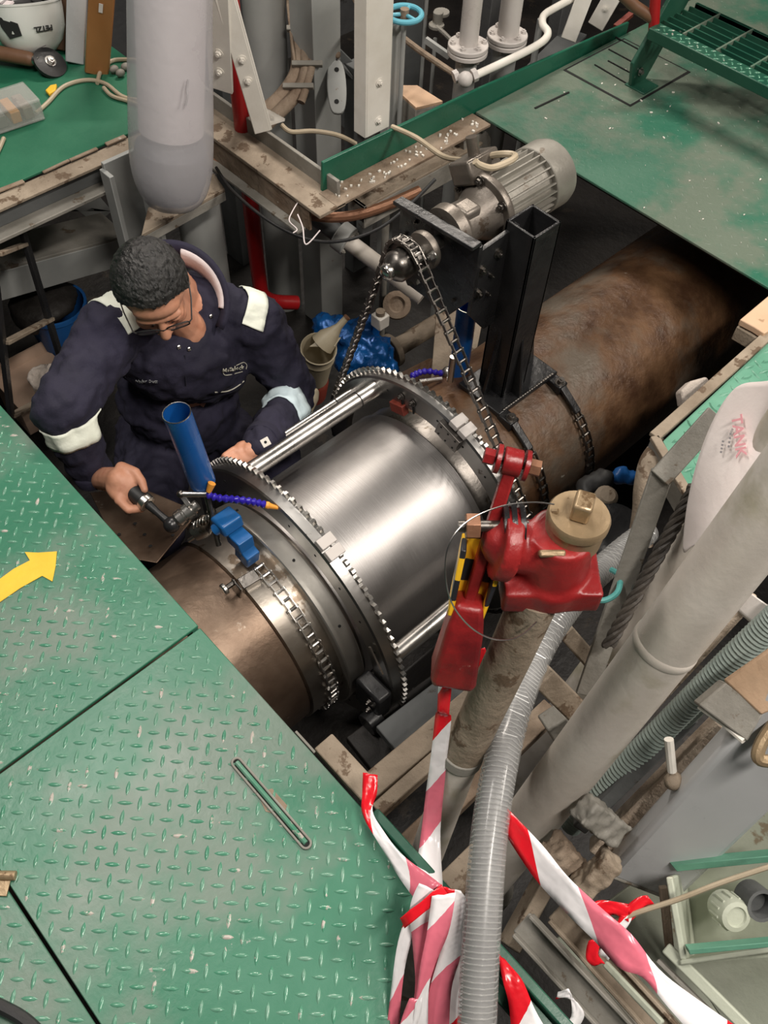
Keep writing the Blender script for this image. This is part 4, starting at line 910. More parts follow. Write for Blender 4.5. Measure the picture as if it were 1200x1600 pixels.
# ------------------------------------------------------------------ coolant tubes
def pipe_open(mb, p0, p1, r, th=.002, n=28):
    L = (p1 - p0).length; return mb.lathe(p0, p1 - p0, [(0, .001), (0, r), (L, r), (L, r - th), (.01, r - th), (.01, .001)], n)
def flexhose(parent, pts, r=.008, nb=14):
    path = bez(pts, 10); tot = sum((path[i + 1] - path[i]).length for i in range(len(path) - 1)); step = tot / nb; acc = 0; out = [path[0]]
    for i in range(len(path) - 1):
        acc += (path[i + 1] - path[i]).length
        if acc >= step: out.append(path[i + 1]); acc = 0
    for i in range(len(out) - 1):
        d = out[i + 1] - out[i]; L = d.length
        Mb().lathe(out[i], d, [(0, r * .6), (L * .15, r * .72), (L * .55, r * 1.1), (L * .85, r * .95), (L * 1.05, r * .62)], 14).build('hose_bead', 'purple_plastic', parent)
    return out[-1], (out[-1] - out[-2]).normalized()
t1b, t1t = at(316, 752, t=1.985), at(276, 645, t=1.80)
ct = thing('coolant_tube', 'blue open ended tube leaning over the near ring in front of the man', 'tube', tuple(t1b))
pipe_open(Mb(), t1b, t1t, .0295).build('tube', 'blue_tube', ct)
Mb().tube([t1t + (frame(t1t - t1b)[1] * math.cos(k * .2244) + frame(t1t - t1b)[2] * math.sin(k * .2244)) * .0285 for k in range(28)], .0013, 6, closed=True).build('tube_rim', 'steel', ct)
Mb().cyl(t1b - (t1t - t1b).normalized() * .012, t1b, .012, n=12).build('outlet', 'steel', ct)
v0 = at(298, 772, t=1.97); Mb().cyl(v0 - RT * .022, v0 + RT * .035, .007, n=12).build('valve', 'steel', ct); Mb().ell(v0 - RT * .022, (.009, .009, .009)).build('valve_knob', 'steel_dark', ct)
Mb().cyl(at(326, 768, t=1.96), at(331, 755, t=1.95), .006, .009, n=12).build('valve_lever', 'orange_plastic', ct)
e_, d_ = flexhose(ct, [at(323, 772, t=1.97), at(340, 778, t=1.97), at(365, 780, t=1.98), at(395, 784, t=2.0), at(416, 789, t=2.01)], .0085, 13)
Mb().lathe(e_, d_, [(0, .008), (.006, .009), (.010, .007), (.032, .0035), (.032, .001)], 14).build('nozzle', 'orange_plastic', ct)
t2t = at(730, 478, t=2.28); t2b = t2t - V((0, 0, .245)) + V((.005, .0, 0))
ct2 = thing('coolant_tube', 'blue open ended tube standing beside the black motor stand', 'tube', tuple(t2b))
pipe_open(Mb(), t2b, t2t, .0265).build('tube', 'blue_tube', ct2)
Mb().tube([t2t + V((math.cos(k * .2244) * .0255, math.sin(k * .2244) * .0255, 0)) for k in range(28)], .0013, 6, closed=True).build('tube_rim', 'steel', ct2)
Mb().cyl(t2b - V((0, 0, .04)), t2b, .01, n=12).build('outlet', 'steel', ct2)
pv = at(700, 582, t=2.5); Mb().ell(pv, (.018, .018, .018)).build('ball_joint', 'steel', ct2)
Mb().tube([t2b - V((0, 0, .04)), pv], .008, 10).build('stub_pipe', 'steel_dark', ct2)
flexhose(ct2, [pv + UP * .01, at(690, 584, t=2.5), at(672, 580, t=2.5), at(655, 582, t=2.49), at(640, 590, t=2.46)], .0085, 10)
Mb().cyl(at(655, 596, t=2.45), at(690, 592, t=2.47), .006, n=10).build('support_rod', 'steel', ct2)

# ------------------------------------------------------------------ feed unit on the near end
fu = thing('feed_unit', 'blue and steel tool slide clamped on the shaft at the end of the clamp chain', 'tool slide', tuple(at(370, 850, t=2.05)))
def pxbox(name, c, sz, m, ang=0., tilt=0., par=fu, bev=.003, t=2.03):
    r3 = Matrix((RT, UP, -FW)).transposed() @ Matrix.Rotation(math.radians(ang), 3, 'Z') @ Matrix.Rotation(math.radians(tilt), 3, 'X')
    return Mb().box(at(*c, t=t), sz, r3).build(name, m, par, bevel=bev)
m3 = Matrix((X, tan(100), rad(100))).transposed()
Mb().box(at(386, 864, t=2.035), (.036, .046, .045), m3).build('chain_block', 'blue_paint', fu, bevel=.003)
Mb().box(at(375, 842, t=2.01), (.040, .052, .034), Matrix((X, tan(84), rad(84))).transposed()).build('blue_arm', 'blue_paint', fu, bevel=.003)
Mb().box(at(355, 815, t=2.0), (.055, .05, .034), Matrix((X, tan(78), rad(78))).transposed()).build('blue_head', 'blue_paint', fu, bevel=.006)
Mb().cyl(at(336, 828, t=2.0), at(352, 818, t=1.99), .014, n=14).build('pivot_pin', 'blue_paint', fu)
Mb().bar(cp(.50, 97.5, .275), cp(.545, 98.5, .279), .03, .03, up=rad(98)).build('slide_rail', 'steel_dark', fu, bevel=.002)
Mb().box(cp(.487, 98, .287), (.006, .034, .05), m3).build('end_plate', 'steel_dark', fu, bevel=.002)
Mb().cyl(cp(.465, 96, .300), cp(.486, 96, .300), .006, n=10).build('screw', 'steel_dark', fu)
Mb().lathe(cp(.455, 96, .300), X, [(0, .012), (.003, .0145), (.009, .0145), (.011, .012)], 20).build('knob', 'steel', fu)
Mb().cyl(at(322, 770, t=1.98), at(342, 852, t=2.03), .0065, n=10).build('upright_rod', 'steel_dark', fu)
Mb().lathe(at(312, 826, t=2.05), (at(330, 812, t=2.05) - at(312, 826, t=2.05)), [(-.02, .02), (0, .026), (.012, .026), (.02, .02), (.04, .012)], 20).build('worm_gear', 'steel_dark', fu)
sprg = []
for k in range(90):
    a = k * .42; c = at(300, 822, t=2.03).lerp(at(328, 808, t=2.01), k / 89); sprg.append(c + UP * math.cos(a) * .008 + FW * math.sin(a) * .008)
Mb().tube(sprg, .0016, 5).build('spring', 'steel', fu)
Mb().cyl(at(295, 845, t=2.08), at(308, 836, t=2.07), .005, n=10).build('pin', 'steel', fu)
for (x, y, r) in ((330, 800, .012), (318, 812, .014), (338, 818, .012), (352, 822, .011)): Mb().ell(at(x, y, t=2.03), (r, r, r * .8)).build('joint', 'steel_dark', fu)
# ratchet handle in the man's hand
TA, TB = at(204, 764, t=2.055), at(268, 820, t=2.03)
rt = thing('ratchet_tool', 'black ratchet wrench with a steel socket held by the man', 'wrench', tuple(TB))
td = (TB - TA).normalized()
Mb().lathe(TA - td * .03, td, [(0, .012), (.006, .019), (.06, .020), (.075, .018)], 20).build('grip', 'black_rubber', rt)
Mb().lathe(TA + td * .04, td, [(0, .0185), (.002, .0205), (.016, .0205), (.018, .016)], 24).build('ferrule', 'steel', rt)
Mb().tube([TA + td * .055, TA + td * .09, TB], [.011, .008, .010], 14).build('shank', 'black_rubber', rt)
Mb().ell(TB, (.019, .019, .019)).build('head', 'black_paint', rt)
sa, sb_ = TB, at(306, 790, t=2.03); Mb().lathe(sa, sb_ - sa, [(.012, .013), (.02, .019), (.034, .019), (.036, .016), (.04, .016), (.042, .020), (.058, .020), (.06, .012), (.075, .012)], 22).build('socket', 'steel', rt)
Mb().box(at(291, 783, t=2.01), (.012, .026, .012), Matrix((RT, UP, -FW)).transposed() @ Matrix.Rotation(.6, 3, 'Z')).build('drive_square', 'steel', rt, bevel=.001)
# perforated guard below the hand
pg = thing('perforated_plate', 'brown steel plate with drilled holes below the man\'s hand', 'plate', tuple(at(230, 830, t=2.15)))
q = [at(x, y, t=k) for (x, y), k in (((140, 770), 2.3), ((215, 760), 2.3), ((310, 800), 2.2), ((245, 880), 2.1), ((190, 870), 2.1))]
Mb().prism(q, FW * .008).build('plate', 'shaft_brown', pg, bevel=.002)
nrm = (q[1] - q[0]).cross(q[2] - q[0]).normalized()
if nrm.dot(FW) > 0: nrm = -nrm
for (x, y) in ((201, 800), (211, 818), (226, 835), (235, 853), (270, 836), (186, 835), (240, 800)):
    d = ray(x, y); k = (q[0] - CAM).dot(nrm) / d.dot(nrm); p = CAM + d * k; Mb().cyl(p - nrm * .001, p + nrm * .0008, .0045, n=10).build('drilled_hole', 'black_gap', pg)
# ------------------------------------------------------------------ the man
from mathutils.bvhtree import BVHTree
Hc = at(240, 452, y=1.50)
Fv = V((-.36, -.76, -.54)).normalized(); Uv = V((0, 0, 1)); Uv = (Uv - Fv * Uv.dot(Fv)).normalized()
Uv = (Matrix.Rotation(math.radians(6), 3, Fv) @ Uv); Sv = Fv.cross(Uv)          # Sv: his right
def hd(f, u, s): return Hc + Fv * f * .9 + Uv * u * .94 + Sv * s
HA = (Fv * .9, Uv * .94, Sv)
Ls, Rs = at(398, 505, y=1.52), at(172, 520, y=1.60)
Le, Re = at(462, 618, y=1.43), at(98, 642, y=1.47)
Lw, Rw = at(404, 696, z=-.19), at(150, 747, t=2.20)
Nb = V((.845, 1.625, .03)); fac = V((-.26, -.96, 0)).normalized(); shd = (Ls - Rs).normalized()
pelv = V((.83, 1.74, -.60)); belly = V((.815, 1.66, -.38)); chest = V((.825, 1.60, -.13))
Rk, Lk = V((.52, 1.40, -.46)), V((.93, 1.38, -.52)); Rf, Lf = V((.56, 1.56, -1.04)), V((.97, 1.56, -1.04))
# skin: head, neck, hands and a body core as one surface
b = Mb()
b.ell(hd(-.012, .035, 0), (.098, .088, .077), HA, 28, 18); b.ell(hd(.030, -.038, 0), (.064, .075, .060), HA, 24, 16)
b.ell(hd(.062, -.092, 0), (.027, .022, .028), HA); b.ell(hd(.074, .016, 0), (.020, .014, .054), HA)
b.ell(hd(.060, .045, 0), (.030, .030, .055), HA)
b.cap(hd(.088, .004, 0), hd(.112, -.030, 0), .0095, .0140)
for s in (-1, 1):
    b.ell(hd(.100, -.036, s * .012), (.010, .009, .009), HA); b.ell(hd(.060, -.034, s * .037), (.027, .024, .023), HA)
    b.ell(hd(.077, -.008, s * .031), (.013, .011, .017), HA); b.ell(hd(-.014, -.010, s * .079), (.019, .031, .008), HA); b.ell(hd(-.010, -.034, s * .077), (.010, .010, .007), HA)
b.ell(hd(.088, -.062, 0), (.013, .007, .026), HA); b.ell(hd(.087, -.073, 0), (.012, .007, .022), HA)
b.cap(hd(-.028, -.045, 0), Nb, .056, .066); b.cap(Nb, chest, .066, .09)
vn = Nb + fac * .085 + V((0, 0, -.045)); b.ell(vn, (.045, .045, .06)); b.cap(hd(-.01, -.07, 0), vn, .05, .04)
b.cap(chest, belly, .1); b.cap(belly, pelv, .1); b.cap(Nb, Ls, .05, .045); b.cap(Nb, Rs, .05, .045)
b.cap(Ls, Le, .045, .04); b.cap(Le, Lw, .038, .028); b.cap(Rs, Re, .045, .04); b.cap(Re, Rw, .038, .028)
for h, k, f in ((pelv + shd * .09, Lk, Lf), (pelv - shd * .09, Rk, Rf)): b.cap(h, k, .07, .05); b.cap(k, f, .045, .035)
# right hand round the wrench grip
q_ = td.cross(FW).normalized()
if q_.dot(UP) < 0: q_ = -q_
nn = q_.cross(td).normalized()
if nn.dot(FW) > 0: nn = -nn
def hp_(a, q, n): return TA + td * a + q_ * q + nn * n
pc = hp_(-.030, 0, .004)
b.cap(Rw, pc, .027, .032); b.ell(hp_(-.022, -.002, .006), (.038, .042, .024), (td, q_, nn), 20, 14); b.ell(hp_(-.012, -.026, .004), (.030, .020, .022), (td, q_, nn))
b.cap(hp_(-.048, .024, .006), hp_(-.012, .037, .010), .0145, .0125); b.cap(hp_(-.012, .037, .010), hp_(.014, .032, .012), .0120, .0105); b.cap(hp_(.014, .032, .012), hp_(.034, .022, .014), .0105, .0085)
for i, (a0, n0, ln) in enumerate(((.004, .016, 1.0), (.000, -.001, 1.06), (-.006, -.018, 1.0), (-.014, -.033, .82))):
    k0 = hp_(a0, -.033 + .004 * i, n0); k1 = hp_(a0 + .030 * ln, -.036 + .002 * i, n0 - .002); k2 = hp_(a0 + .040 * ln, -.022, n0 - .018); k3 = hp_(a0 + .036 * ln, -.004, n0 - .026)
    r = (.0105, .0105, .0100, .0088)[i]
    b.cap(pc.lerp(k0, .4), k0, .015, .0125); b.cap(k0, k1, r * 1.1, r); b.cap(k1, k2, r, r * .92); b.cap(k2, k3, r * .92, r * .8)
# left hand resting on the ring
lp0 = at(390, 706, t=2.29); b.cap(Lw, lp0, .027, .028); ldir = (at(368, 722, t=2.27) - lp0).normalized(); lsd = ldir.cross(FW).normalized()
b.ell(lp0 + ldir * .01, (.036, .038, .020), (ldir, lsd, ldir.cross(lsd)))
for i, (s, ln) in enumerate(((.028, .9), (.010, 1.05), (-.009, 1.0), (-.027, .8))):
    k0 = lp0 + ldir * .03 + lsd * s; k1 = k0 + ldir * .034 * ln - FW * .004; k2 = k1 + ldir * .014 * ln + FW * .022; k3 = k2 - ldir * .002 + FW * .018
    b.cap(k0, k1, .0105, .010); b.cap(k1, k2, .010, .0092); b.cap(k2, k3, .0092, .008)
b.cap(lp0 + lsd * .035, lp0 + lsd * .052 + ldir * .025, .0125, .0115); b.cap(lp0 + lsd * .052 + ldir * .025, lp0 + lsd * .05 + ldir * .05, .011, .0088)
man = baked('person', b, .0034, 4, 'skin', None, .5)
tag(man, 'man in navy coveralls with glasses crouching in the pit and turning a wrench', 'person')
# coverall
c = Mb()
CA = (shd, fac, V((0, 0, 1)))
c.ell(chest, (.205, .135, .17), CA, 28, 18); c.ell(chest + V((0, 0, .03)) + fac * .02, (.19, .12, .12), CA, 24, 16); c.ell(belly, (.185, .145, .20), CA, 28, 18); c.ell(pelv, (.185, .16, .15), CA, 28, 18)
c.cap(Nb - fac * .03 + V((0, 0, -.02)), Ls, .075, .08); c.cap(Nb - fac * .03 + V((0, 0, -.02)), Rs, .075, .08)
c.cap(Ls, Le, .082, .066); c.cap(Le, Lw.lerp(Le, .04), .064, .046); c.cap(Rs, Re, .082, .068); c.cap(Re, Rw.lerp(Re, .10), .066, .046)
for h, k, f in ((pelv + shd * .09, Lk, Lf), (pelv - shd * .09, Rk, Rf)): c.cap(h, k, .12, .085); c.cap(k, f + V((0, 0, .06)), .08, .062)
cov = baked('coverall', c, .0085, 7, 'navy_cloth', man, .5, disp=(.034, .05)); cov['label'] = 'navy blue work coverall'
cme = cov.data; bvh = BVHTree.FromPolygons([v.co.copy() for v in cme.vertices], [tuple(p.vertices) for p in cme.polygons])
def hit(px, py, off=.003):
    h = bvh.ray_cast(CAM, ray(px, py).normalized()); return (h[0] + h[1] * off, h[1]) if h[0] else (None, None)
def band(name, p0, p1, f0, f1, m, a0=0., a1=360., ref=None, off=.003, nr=7, na=48, lim=.078):
    """reflective strip laid on the cloth all round a limb"""
    d = (p1 - p0).normalized(); e1 = V(ref) if ref else V((0, 0, 1)); e1 = (e1 - d * e1.dot(d)).normalized(); e2 = d.cross(e1); mb = Mb(); full = abs(a1 - a0) >= 359
    cols = na if full else na + 1
    for i in range(nr):
        o = p0.lerp(p1, f0 + (f1 - f0) * i / (nr - 1))
        for k in range(cols):
            a = math.radians(a0 + (a1 - a0) * k / na); dr = e1 * math.cos(a) + e2 * math.sin(a)
            h = bvh.ray_cast(o + dr * .14, -dr, .14); rr_ = min((h[0] - o).length, lim) if h[0] else .06; mb.v.append(tuple(o + dr * (rr_ + off)))
    for i in range(nr - 1):
        for k in range(cols if full else cols - 1):
            j = (k + 1) % cols; mb.f.append((i * cols + k, i * cols + j, (i + 1) * cols + j, (i + 1) * cols + k))
    o = mb.build(name, m, man, 180); s = o.modifiers.new('t', 'SOLIDIFY'); s.thickness = .0025; s.offset = 0
    return o
band('reflective_band', Re, Rw, .10, .36, 'reflective'); band('reflective_band', Le, Lw, .22, .46, 'reflective_blue', lim=.064)
band('shoulder_band', Nb, Ls, .74, .98, 'reflective', -62, 62, (0, 0, 1), off=.007); band('shoulder_band', Nb, Rs, .72, 1.0, 'reflective', -62, 62, (0, 0, 1), off=.007)
# cuffs and collar
for a, w_ in ((Le, Lw), (Re, Rw)):
    d = (w_ - a).normalized(); Mb().lathe(w_.lerp(a, .14), d, [(0, .047), (.004, .050), (.028, .048), (.030, .042), (.02, .038)], 28).build('cuff', 'navy_cloth', man, 60)
nd = (hd(-.03, -.05, 0) - Nb).normalized(); cf = (fac - nd * fac.dot(nd)).normalized(); cs = nd.cross(cf)
def collar(name, r0, r1, h0, h1, a0, a1, m, th):
    mb = Mb(); n = 40; rows = 5
    for i in range(rows):
        t_ = i / (rows - 1)
        for k in range(n + 1):
            a = math.radians(a0 + (a1 - a0) * k / n); fr_ = abs(math.cos(a / 2)) ** 3
            r = r0 + (r1 - r0) * t_ + .03 * fr_; hh = h0 + (h1 - h0) * math.sin(t_ * 1.9) / math.sin(1.9) - .055 * fr_
            mb.v.append(tuple(Nb + nd * hh + (cf * math.cos(a) + cs * math.sin(a)) * r))
    for i in range(rows - 1):
        for k in range(n): a = i * (n + 1) + k; mb.f.append((a, a + 1, a + n + 2, a + n + 1))
    o = mb.build(name, m, man, 180); s = o.modifiers.new('t', 'SOLIDIFY'); s.thickness = th; s.offset = 0
    return o
collar('collar', .085, .125, -.01, .06, 20, 340, 'navy_cloth', .008)
collar('collar_lining', .076, .114, -.012, .057, 40, 128, 'white_cloth', .004)['label'] = 'white shirt collar'
for (x, y) in ((279, 542), (295, 545), (329, 494)):
    p, n_ = hit(x, y, .002)
    if p: Mb().lathe(p, n_, [(0, .0055), (.002, .0055), (.0035, .003), (.0035, .001)], 12).build('press_stud', 'steel', man)
def stroke(name, pts, r, m, off=.002):
    ps = []
    for (x, y) in pts:
        p, n_ = hit(x, y, off)
        if p: ps.append(p)
    if len(ps) > 1: return Mb().tube(bez(ps, 5), r, 6).build(name, m, man)
stroke('zip', ((288, 555), (290, 600), (292, 650), (296, 690)), .0018, 'navy_seam')
stroke('pen_clip', ((336, 612), (352, 611), (362, 608), (372, 602), (380, 595), (388, 593)), .0016, 'thread_white')
stroke('pocket_seam', ((196, 588), (205, 600), (220, 614), (234, 622), (250, 618)), .0012, 'navy_seam')
stroke('logo_swoosh', ((347, 579), (350, 585), (358, 585), (368, 583), (378, 580)), .0011, 'thread_white'); stroke('logo_swoosh', ((358, 575), (370, 570), (380, 566), (385, 570), (384, 576)), .0011, 'thread_white')
def cloth_text(body, cx, cy, h_px, ang, m):
    cu = bpy.data.curves.new('txt', 'FONT'); cu.body = body; cu.size = h_px; cu.align_x = 'CENTER'; cu.align_y = 'CENTER'; cu.resolution_u = 1; cu.offset = h_px * .012; cu.shear = .2
    to = bpy.data.objects.new('txt', cu); C.objects.link(to); dg = bpy.context.evaluated_depsgraph_get(); dg.update()
    me = bpy.data.meshes.new_from_object(to.evaluated_get(dg)); bpy.data.objects.remove(to); me.name = 'embroidery'
    ca, sa_ = math.cos(ang), math.sin(ang)
    for v in me.vertices:
        x, y = v.co.x * ca - v.co.y * sa_, v.co.x * sa_ + v.co.y * ca; p, _n = hit(cx + x, cy - y, .006)
        v.co = p if p else at(cx + x, cy - y, t=2.3)
    o = link('embroidery', me, m, man, 0); s = o.modifiers.new('t', 'SOLIDIFY'); s.thickness = .001; return o
cloth_text('Metalock', 362, 575, 9, .16, 'thread_white'); cloth_text('Nadar Dutt', 229, 594, 7, .0, 'thread_dim')
# hair
mb = Mb(); n, m_ = 96, 64
for i in range(m_ + 1):
    a = math.pi * i / m_
    for k in range(n):
        t_ = 2 * math.pi * k / n
        mb.v.append((-.012 + .1045 * math.sin(a) * math.cos(t_), .0365 + .0965 * math.cos(a), .0835 * math.sin(a) * math.sin(t_)))
def keep(v):
    f, u, s = v
    if f < -.03: h = -.055
    elif f < .005: h = -.055 + (f + .03) / .035 * .035
    elif f < .03: h = -.02 + (f - .005) / .025 * .055
    else: h = .040 + (f - .03) / .05 * .066
    if f > .03 and abs(s) < .042: h -= .018 * (1 - abs(s) / .042) ** .6
    return u > h
for i in range(m_):
    for k in range(n):
        f_ = (i * n + k, (i + 1) * n + k, (i + 1) * n + (k + 1) % n, i * n + (k + 1) % n)
        if all(keep(mb.v[j]) for j in f_): mb.f.append(f_)
used = sorted({j for f_ in mb.f for j in f_}); ix = {j: i for i, j in enumerate(used)}
mb.f = [tuple(ix[j] for j in f_) for f_ in mb.f]; mb.v = [tuple(hd(*mb.v[j])) for j in used]
ho = mb.build('hair', 'hair', man, 180); s = ho.modifiers.new('t', 'SOLIDIFY'); s.thickness = .011; s.offset = -.6
s = ho.modifiers.new('ss', 'SUBSURF'); s.levels = s.render_levels = 1
tx = bpy.data.textures.new('hair_t', 'CLOUDS'); tx.noise_scale = .010; tx.noise_depth = 3; dm = ho.modifiers.new('d', 'DISPLACE'); dm.texture = tx; dm.strength = .007; dm.texture_coords = 'LOCAL'
ho['label'] = 'short dark hair flecked with grey'
for s in (-1, 1):
    Mb().cap(hd(.090, .013, s * .016), hd(.078, .016, s * .046), .0042, .0028).build('eyebrow', 'hair', man)
    Mb().cap(hd(.0885, -.014, s * .022), hd(.0815, -.014, s * .043), .0016, .0012).build('eyelashes', 'black_rubber', man)
gl = None
for s in (-1, 1):
    cx_ = s * .034; ring_ = []
    for k in range(24):
        a = 2 * math.pi * k / 24; x = .027 * math.copysign(abs(math.cos(a)) ** .6, math.cos(a)); y = .018 * math.copysign(abs(math.sin(a)) ** .6, math.sin(a))
        ring_.append(hd(.106 - abs(x + cx_) * .12, -.012 + y, cx_ + x))
    if gl is None: gl = Mb().tube(ring_, .0018, 6, closed=True).build('glasses', 'black_rubber', man)
    else: Mb().tube(ring_, .0018, 6, closed=True).build('rim', 'black_rubber', gl)
    Mb().prism(ring_, Fv * .001).build('lens', 'glass_lens', gl)
    Mb().tube([hd(.100, -.004, s * .061), hd(.094, -.004, s * .068), hd(.04, -.004, s * .078), hd(-.012, .002, s * .082), hd(-.026, -.015, s * .080)], .0019, 6).build('temple', 'steel' if s > 0 else 'black_rubber', gl)  # white reflection on one side put into the colour as a steel temple
Mb().tube([hd(.104, -.006, -.009), hd(.108, -.003, 0), hd(.104, -.006, .009)], .0018, 6).build('bridge', 'black_rubber', gl)
for f in (Lf, Rf):
    bt = Mb(); bt.cap(f + V((0, .02, .04)), f + fac * .16 + V((0, 0, -.01)), .046, .042); bt.cap(f + V((0, .01, .0)), f + V((0, 0, .12)), .05, .055); bt.ell(f + fac * .17 + V((0, 0, -.01)), (.045, .05, .04))
    baked('boot', bt, .008, 4, 'black_rubber', man)
# ------------------------------------------------------------------ sounding valve in the foreground
sp = thing('sounding_pipe', 'dirty upright pipe carrying the red capped valve', 'pipe', tuple(at(690, 1320, t=1.62)))
pA, pB, pC = at(838, 930, t=1.27), at(722, 1180, t=1.52), at(672, 1320, t=1.70)
pD = pC + (pC - pB) * 3.2
Mb().tube([pA, at(800, 1015, t=1.35), pB], [.0345, .0345, .034], 26).build('lagged_pipe', 'dirty_beige', sp)
Mb().tube([pB - (pC - pB) * .03, pC, pD], .0315, 24).build('lower_pipe', 'pipe_paint', sp)
Mb().cyl(pB - (pC - pB).normalized() * .012, pB + (pC - pB).normalized() * .012, .036, n=26).build('coupling', 'dirty_grey', sp, bevel=.003)
vb = thing('sounding_valve', 'red counterweight valve with a brass cap on top of the dirty pipe', 'valve', tuple(at(860, 900, t=1.25)))
bc = at(868, 862, t=1.23)                      # body centre
va = V((.06, .02, 1)).normalized()
body = Mb()
body.lathe(bc, va, [(-.075, .052), (-.07, .058), (-.035, .060), (-.03, .052), (.02, .048), (.045, .044)], 30)
lv = (at(790, 850, t=1.22) - bc).normalized()
body.cap(bc, bc + lv * .07, .042, .036); body.cyl(bc + lv * .06 , bc + lv * .085, .052, n=26)
body.box(bc - va * .052, (.135, .105, .045), Matrix((RT, va.cross(RT).normalized(), va)).transposed())
baked('body', body, .0045, 3, 'red_paint', vb)
tp = at(905, 806, t=1.18)
Mb().lathe(tp, va, [(-.05, .034), (-.046, .040), (-.012, .040), (-.01, .0425), (.0, .0425), (.004, .040), (.003, .01)], 36).build('cap', 'brass', vb)
cap_h = tp + va * .004; mb = Mb(); rot = Matrix.Rotation(.5, 3, 'Z')
mb.prism([cap_h + rot @ V((math.cos(a) * .021, math.sin(a) * .020, 0)) for a in (.7, 2.44, 3.84, 5.58)], va * .03); mb.build('cap_square', 'brass', vb, bevel=.004)
Mb().tube([tp + va * .004 - RT * .036 + UP * .004, tp + va * .010 - RT * .03], .0035, 8).build('cap_eye', 'brass', vb)
Mb().box(bc + va * .0 - FW * .052 - RT * .015, (.035, .010, .016), Matrix((RT, UP, -FW)).transposed()).build('worn_boss', 'brass', vb, bevel=.003)
Mb().cyl(bc - va * .08, bc - va * .11, .012, n=14).build('drain_nipple', 'copper', vb)
Mb().tube([at(848, 905, t=1.22), at(847, 955, t=1.26)], .006, 8).build('drain_wire', 'copper', vb)
# lever
lev = thing('valve_lever', 'red counterweight lever hanging from the valve with a thick weight at its foot', 'lever', tuple(at(710, 1060, t=1.36)))
A_, B_, C_ = at(800, 722, t=1.18), at(768, 822, t=1.21), at(730, 945, t=1.29)
ldn = (C_ - A_).normalized(); lup = (-FW - ldn * (-FW).dot(ldn)).normalized(); lsd2 = lup.cross(ldn)
Mb().bar(A_, C_ + ldn * .01, .017, .024, up=lup).build('arm', 'red_paint', lev, bevel=.003)
Mb().cyl(A_ - lsd2 * .0125, A_ + lsd2 * .0125, .019, n=22).build('eye', 'red_paint', lev, bevel=.002)
Mb().bar(C_ - ldn * .10 + lsd2 * -.03 , C_ + ldn * .01 + lsd2 * -.022, .008, .05, up=lup).build('guard_plate', 'hazard', lev, bevel=.002)
Mb().bar(C_ - ldn * .12 + lsd2 * .028, C_ + ldn * .012 + lsd2 * .022, .006, .05, up=lup).build('guard_plate', 'hazard', lev, bevel=.002)
Mb().bar(C_ - ldn * .12 - lup * .012, C_ + ldn * .0 - lup * .012, .05, .004, up=lup).build('striped_plate', 'hazard', lev, bevel=.001)
w0, w1 = at(735, 935, t=1.275), at(706, 1060, t=1.35); wd_ = (w1 - w0)
wmb = Mb(); u2 = (-FW - wd_.normalized() * (-FW).dot(wd_.normalized())).normalized(); s2 = u2.cross(wd_.normalized())
def sect(p, a, b_): return [p + s2 * a + u2 * b_, p - s2 * a + u2 * b_, p - s2 * a - u2 * b_, p + s2 * a - u2 * b_]
secs = [sect(w0, .020, .022), sect(w0.lerp(w1, .3), .027, .028), sect(w0.lerp(w1, .9), .034, .032), sect(w1, .030, .028)]
vs = [p for s_ in secs for p in s_]; fs = [(0, 1, 2, 3), (12, 15, 14, 13)]
for i in range(3):
    for k in range(4): fs.append((i * 4 + k, i * 4 + (k + 1) % 4, (i + 1) * 4 + (k + 1) % 4, (i + 1) * 4 + k))
wmb.add(vs, fs).build('weight', 'red_paint', lev, bevel=.008, seg=3)
# pivot bolts
bo = Mb(); bo.cyl(A_ - lsd2 * .035, A_ + lsd2 * .04, .006, n=12); bo.build('pivot_pin', 'steel_dark', lev)
for s_, m_ in ((-1, 'red_paint'), (1, 'red_paint')):
    Mb().cyl(A_ + lsd2 * s_ * .016, A_ + lsd2 * s_ * .022, .020 if s_ < 0 else .021, n=22).build('washer', m_, lev)
    Mb().cyl(A_ + lsd2 * s_ * .024, A_ + lsd2 * s_ * .038, .0115, n=6).build('nut', m_ if s_ * lsd2.dot(RT) < 0 else 'copper', lev)
Mb().cyl(B_ - RT * .045, B_ + RT * .05, .008, n=12).build('fulcrum_pin', 'steel_dark', lev)
Mb().cyl(B_ - RT * .035, B_ - RT * .016, .019, n=6).build('fulcrum_nut', 'copper', lev, bevel=.001)
for f, r in ((.014, .030), (.024, .033), (.036, .030)): Mb().cyl(B_ + RT * f, B_ + RT * (f + .007), r, n=26).build('spring_washer', 'black_paint', lev)
wr = [at(x, y, t=k) for x, y, k in ((866, 788, 1.165), (830, 785, 1.16), (780, 792, 1.15), (730, 815, 1.15), (702, 850, 1.15), (696, 895, 1.16), (705, 940, 1.17), (730, 975, 1.18), (760, 995, 1.19), (790, 1000, 1.2), (815, 992, 1.22), (838, 972, 1.24))]
tag(Mb().tube(bez(wr, 6), .0011, 6).build('wire_loop', 'steel'), 'thin bent steel wire looping from the brass cap past the lever', 'wire')

